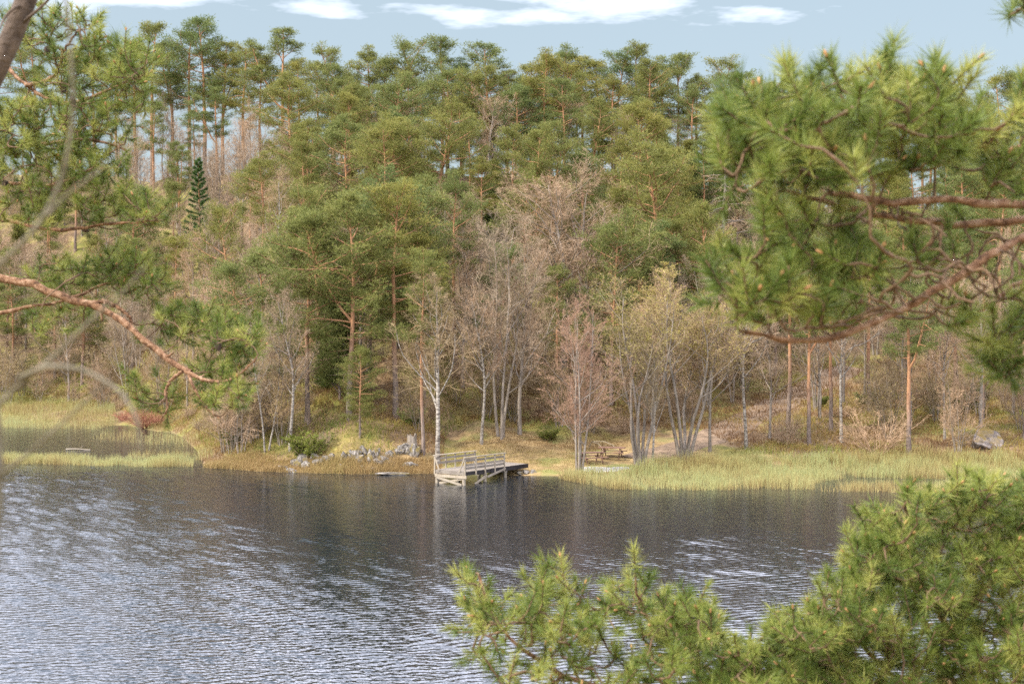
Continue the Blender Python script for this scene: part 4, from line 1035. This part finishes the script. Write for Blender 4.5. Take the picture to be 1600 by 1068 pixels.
def L3(pts, D): return np.array([P(p[0], p[1], p[2] if len(p) > 2 else D) for p in pts])
# right-hand pine: trunk just outside the view
D = 3.0
tr_base = P(2150, 534, 3.5); gz = float(ground_z(tr_base[0], tr_base[1]))
tb = np.array([tr_base[0], tr_base[1], gz])
near_pine("sunlit pine branch with orange limbs reaching in beside the viewpoint, above the reeds", tb, [tb - [0, 0, .3], tb + [0.02, 0, 1.6], tb + [.05, .03, 3.4], tb + [0, 0, 5.2]], .13,
    [(L3([(2140, 300, 3.4), (1800, 318, 3.15), (1620, 318, 3.05), (1540, 322, 3.0), (1480, 308, 3.0), (1400, 318, 2.95), (1300, 300, 2.9)], D), .021, .006),
     (L3([(2140, 330, 3.4), (1800, 345, 3.2), (1600, 342, 3.1), (1530, 352, 3.1), (1440, 350, 3.05), (1340, 330, 3.0), (1230, 300, 3.0)], D), .018, .005),
     (L3([(2140, 260, 3.4), (1760, 320, 3.1), (1610, 362, 3.0), (1540, 400, 2.95), (1470, 452, 2.95), (1400, 487, 2.95), (1310, 527, 2.9), (1230, 540, 2.9), (1165, 515, 2.85)], D), .017, .005),
     (L3([(2140, 400, 3.4), (1780, 400, 3.3), (1600, 432, 3.25), (1540, 480, 3.2), (1490, 500, 3.2)], D), .012, .004),
     (L3([(2140, 150, 3.4), (1900, 170, 3.3), (1700, 205, 3.2), (1590, 230, 3.1), (1545, 250, 3.1)], D), .014, .005),
     (L3([(2140, 560, 3.4), (1800, 590, 3.3), (1640, 580, 3.25), (1580, 555, 3.2)], D), .012, .004),
     (L3([(2140, -60, 3.4), (1800, -10, 3.3), (1640, 10, 3.2), (1585, 15, 3.2)], D), .010, .004)],
    [(1320, 205, 185, 75, 2.95, .16, 110), (1420, 180, 95, 45, 3.0, .15, 46), (1180, 200, 60, 55, 2.95, .12, 36), (1200, 262, 80, 40, 2.95, .12, 32), (1330, 265, 140, 35, 2.95, .16, 40), (1390, 118, 20, 24, 3.0, .05, 7), (1480, 128, 24, 24, 3.0, .05, 7), (1290, 135, 30, 16, 3.0, .05, 6), (1235, 145, 20, 15, 3., .05, 4),
     (1255, 350, 65, 45, 2.95, .12, 26), (1185, 455, 70, 55, 2.9, .12, 42), (1290, 450, 85, 48, 2.95, .14, 28), (1380, 420, 80, 45, 3.0, .15, 11), (1470, 380, 80, 40, 3.05, .12, 7), (1320, 512, 55, 14, 2.95, .1, 7), (1500, 230, 45, 60, 3.05, .1, 20),
     (1575, 250, 45, 60, 3.1, .1, 40), (1590, 180, 30, 30, 3.1, .1, 12), (1575, 555, 32, 42, 3.2, .08, 30), (1600, 480, 30, 40, 3.2, .08, 7), (1592, 15, 30, 26, 3.2, .06, 12), (1500, 490, 50, 22, 3.1, .08, 6),
     (1440, 440, 120, 60, 3.0, .15, -70), (1520, 420, 80, 60, 3.05, .12, -45), (1400, 340, 130, 25, 3.0, .12, -40), (1300, 490, 110, 35, 2.95, .12, -35)],
    D, 201, .052, needles_per=105)
# the pine top below the viewpoint
D = 4.6
bx_ = P(1480, 534, 5.2); gz = float(ground_z(bx_[0], bx_[1])); tb = np.array([bx_[0], bx_[1], gz])
def ymin(px): return np.interp(px, [735, 760, 800, 835, 870, 900, 940, 990, 1010, 1050, 1090, 1115, 1150, 1190, 1230, 1290, 1300, 1320, 1345, 1365, 1410, 1450, 1500, 1560, 1640],
                               [895, 900, 945, 915, 890, 930, 955, 890, 905, 950, 935, 985, 1015, 985, 965, 945, 905, 925, 850, 800, 770, 780, 760, 765, 745])
regs = []; rg = np.random.default_rng(17)
for k in range(700):
    px = rg.uniform(735, 1690) if k % 3 else rg.uniform(1180, 1690); y0 = ymin(px); py = y0 + 14 + (1150 - y0) * rg.random() ** 1.25
    if px < 1000 and py > 985 and rg.random() < .55: continue
    if 1120 < px < 1210 and py < 1030 and rg.random() < .7: continue
    if 1480 < px < 1600 and 890 < py < 915 and rg.random() < .7: continue
    regs.append((px, py, 22, 20, 4.35 + .0009 * (1068 - py) + rg.normal() * .18, .06, 4 if px > 1000 else 3))
for px, py in [(745, 893), (837, 905), (872, 890), (995, 885), (1005, 905), (1092, 935), (1300, 905), (1412, 768), (1500, 758), (1560, 762), (1370, 800), (1345, 858)]: regs.append((px, py + 8, 10, 12, 4.4, .03, 3))
near_pine("bright green pine top growing up from below the viewpoint over the lake", tb, [tb - [0, 0, .3], tb + [0, 0, .8 * (P(1480, 1250, 5.2)[2] - gz)], P(1485, 1180, 5.6), P(1475, 1040, 5.7)], .05,
    [(L3([(1482, 1250, 5.2), (1300, 1160, 4.9), (1100, 1110, 4.7), (930, 1075, 4.5), (852, 1040, 4.45), (794, 996, 4.4), (762, 955, 4.4), (748, 900, 4.4)], D), .018, .004),
     (L3([(1482, 1220, 5.2), (1350, 1130, 4.9), (1180, 1080, 4.7), (1060, 1020, 4.5), (1005, 960, 4.45), (995, 905, 4.4)], D), .016, .004),
     (L3([(1482, 1150, 5.2), (1400, 1060, 4.8), (1330, 990, 4.6), (1305, 930, 4.5)], D), .014, .004),
     (L3([(1478, 1050, 5.1), (1440, 960, 4.8), (1400, 895, 4.65), (1350, 862, 4.6)], D), .014, .004),
     (L3([(1480, 980, 5.1), (1440, 900, 4.8), (1420, 820, 4.7), (1412, 785, 4.6)], D), .013, .004),
     (L3([(1480, 1000, 5.1), (1550, 905, 4.8), (1620, 880, 4.7), (1680, 840, 4.7)], D), .014, .004),
     (L3([(1482, 1120, 5.2), (1560, 1040, 4.8), (1640, 980, 4.6), (1700, 940, 4.6)], D), .014, .004),
     (L3([(1482, 1240, 5.2), (1250, 1130, 4.8), (1000, 1110, 4.6), (880, 1085, 4.4)], D), .014, .004)],
    regs, D, 202, .050, needles_per=90)
# left-hand pine
D = 6.6
bl_ = P(-420, 534, 7.2); gz = float(ground_z(bl_[0], bl_[1])); tb = np.array([bl_[0], bl_[1], gz])
tx = -420
near_pine("left pine".replace("left pine", "pine with long bare orange limb and dark cones reaching over the inlet"), tb, [tb - [0, 0, .3], tb + [0, 0, 2.0], tb + [.05, 0, 4.5], tb + [0, .05, 7.0]], .17,
    [(L3([(-420, 470, 7.2), (-200, 440, 6.9), (-40, 432, 6.7), (20, 437, 6.65), (65, 447, 6.6), (120, 473, 6.6), (150, 474, 6.6), (190, 502, 6.55), (228, 530, 6.5), (262, 566, 6.5), (297, 583, 6.45)], D), .034, .012),
     (L3([(140, 474, 6.6), (165, 470, 6.6), (190, 483, 6.6), (206, 500, 6.6), (204, 512, 6.6)], D), .013, .006),
     (L3([(290, 580, 6.45), (320, 594, 6.4), (350, 596, 6.4), (375, 586, 6.4), (400, 560, 6.35)], D), .010, .004),
     (L3([(285, 580, 6.45), (268, 592, 6.45), (258, 610, 6.45), (262, 640, 6.4), (252, 655, 6.4)], D), .009, .003),
     (L3([(295, 583, 6.45), (300, 600, 6.4), (320, 635, 6.4), (345, 655, 6.4)], D), .008, .003),
     (L3([(-420, 520, 7.2), (-120, 500, 6.8), (0, 490, 6.7), (45, 478, 6.7), (100, 472, 6.7), (150, 450, 6.8), (200, 430, 6.8)], D), .020, .005),
     (L3([(-420, 330, 7.2), (-100, 330, 6.8), (20, 345, 6.6), (90, 362, 6.5), (160, 352, 6.5), (230, 345, 6.4)], D), .022, .005),
     (L3([(-420, 200, 7.2), (-150, 230, 6.9), (-30, 235, 6.7), (60, 225, 6.6), (140, 215, 6.5), (200, 235, 6.5)], D), .022, .005),
     (L3([(-420, 60, 7.2), (-120, 75, 6.9), (8, 92, 6.7), (22, 122, 6.65), (42, 135, 6.6), (70, 158, 6.6), (120, 165, 6.55), (170, 140, 6.5), (225, 115, 6.5)], D), .020, .005),
     (L3([(40, 134, 6.6), (70, 128, 6.6), (88, 116, 6.6), (100, 80, 6.55), (120, 50, 6.5)], D), .011, .004),
     (L3([(-420, 270, 7.2), (-120, 280, 6.8), (0, 285, 6.7), (80, 290, 6.6), (150, 265, 6.5)], D), .018, .005)],
    [(105, 62, 70, 40, 6.6, .15, 55), (60, 40, 60, 35, 6.7, .15, 25), (185, 105, 55, 35, 6.5, .15, 70), (110, 115, 60, 30, 6.6, .15, 40), (205, 150, 30, 25, 6.5, .1, 25), (70, 195, 100, 40, 6.6, .2, 110), (150, 205, 55, 45, 6.5, .15, 70), (20, 205, 50, 45, 6.6, .15, 50),
     (60, 262, 95, 40, 6.6, .2, 90), (165, 275, 45, 35, 6.5, .15, 35), (30, 320, 60, 30, 6.6, .15, 35), (180, 330, 60, 28, 6.5, .15, 45), (235, 335, 25, 18, 6.4, .1, 14), (90, 330, 60, 30, 6.6, .2, 20),
     (190, 425, 45, 24, 6.8, .15, 55), (225, 445, 40, 26, 6.8, .15, 40), (100, 430, 70, 22, 6.9, .15, 30), (300, 505, 60, 24, 6.75, .12, 70), (365, 532, 42, 34, 6.6, .12, 70), (255, 520, 40, 20, 6.85, .1, 12), (345, 580, 45, 26, 6.6, .12, 36),
     (350, 625, 35, 22, 6.4, .12, 32), (270, 625, 45, 25, 6.5, .15, 14), (90, 500, 60, 30, 6.8, .2, 18), (230, 600, 30, 30, 6.5, .12, 10)],
    D, 203, .055, cones=16, needles_per=80, thin=.95)
# dark leaning stem and thin grey sapling, close to the lens
mb = MB(); D = 4.0
bs = P(-260, 534, 4.1); gz = float(ground_z(bs[0], bs[1])); e = tag(empty("leaning_tree", (bs[0], bs[1], gz)), "dark leaning tree stem crossing the sky beside the cone-bearing pine", "tree")
off = -np.array([bs[0], bs[1], gz])
q = resample([[bs[0], bs[1], gz - .3], P(-230, 800, 4.1), P(-150, 400, 4.1), P(-60, 220, 4.05), P(-8, 110, 4.0), P(22, 60, 4.0), P(42, 5, 4.0), P(60, -60, 4.0), P(120, -250, 4.0)], 40)
mb.add(*tube(q + off, np.linspace(.055, .026, 40), 10), 0, .5, True); link("trunk", mb.mesh("leaning_trunk", [M['dark_bark']]), e)
for pts in ([(42, 5, 4.0), (20, 12, 3.95), (5, 30, 3.95), (0, 45, 3.9)], [(30, 40, 4.0), (60, 15, 3.95), (75, 2, 3.95), (90, -20, 3.9)]):
    mb = MB(); mb.add(*tube(resample(L3(pts, 4), 10) + off, np.linspace(.006, .002, 10), 6), 0, .5, True); link("twig", mb.mesh("leaning_twig", [M['dark_bark']]), e)
bs = P(-60, 534, 1.178); gz = float(ground_z(bs[0], bs[1])); e = tag(empty("bare_sapling", (bs[0], bs[1], gz)), "thin bare grey sapling with arching twigs close to the viewpoint", "sapling")
off = -np.array([bs[0], bs[1], gz])
mb = MB(); q = resample([[bs[0], bs[1], gz - .2], P(-40, 1400, 1.178), P(-45, 1000, 1.178), P(-8, 840, 1.178), P(4, 740, 1.178), P(4, 650, 1.178), P(-40, 500, 1.178), P(-60, 300, 1.178)], 30)
mb.add(*tube(q + off, np.linspace(.016, .0085, 30), 8), 0, .5, True); link("trunk", mb.mesh("sapling_stem", [M['near_grey']]), e)
for pts, a, c in (([(-45, 470, 1.178), (0, 413, 1.147), (60, 355, 1.116), (98, 285, 1.116), (116, 180, 1.104), (112, 90, 1.085), (103, 0, 1.085), (95, -60, 1.085)], .0048, .002), ([(75, 335, 1.116), (100, 308, 1.116), (130, 285, 1.104), (166, 258, 1.104)], .0034, .0015),
                ([(-10, 640, 1.178), (40, 592, 1.147), (90, 552, 1.116), (150, 492, 1.104), (200, 450, 1.085), (228, 415, 1.085)], .0040, .0016), ([(30, 590, 1.147), (75, 570, 1.116), (130, 576, 1.116), (185, 607, 1.104), (215, 650, 1.091), (221, 705, 1.091)], .0042, .0022),
                ([(-2, 745, 1.178), (40, 712, 1.147), (90, 668, 1.128), (135, 625, 1.116), (168, 597, 1.116)], .0036, .0015)):
    mb = MB(); mb.add(*tube(resample(L3(pts, 1.116), 24) + off, np.linspace(a, c, 24) * .52, 7), 0, .5, True); link("branch", mb.mesh("sapling_branch", [M['near_grey']]), e)
tot = sum(len(m_.polygons) for m_ in bpy.data.meshes); print("unique faces", tot, "objects", len(bpy.data.objects))
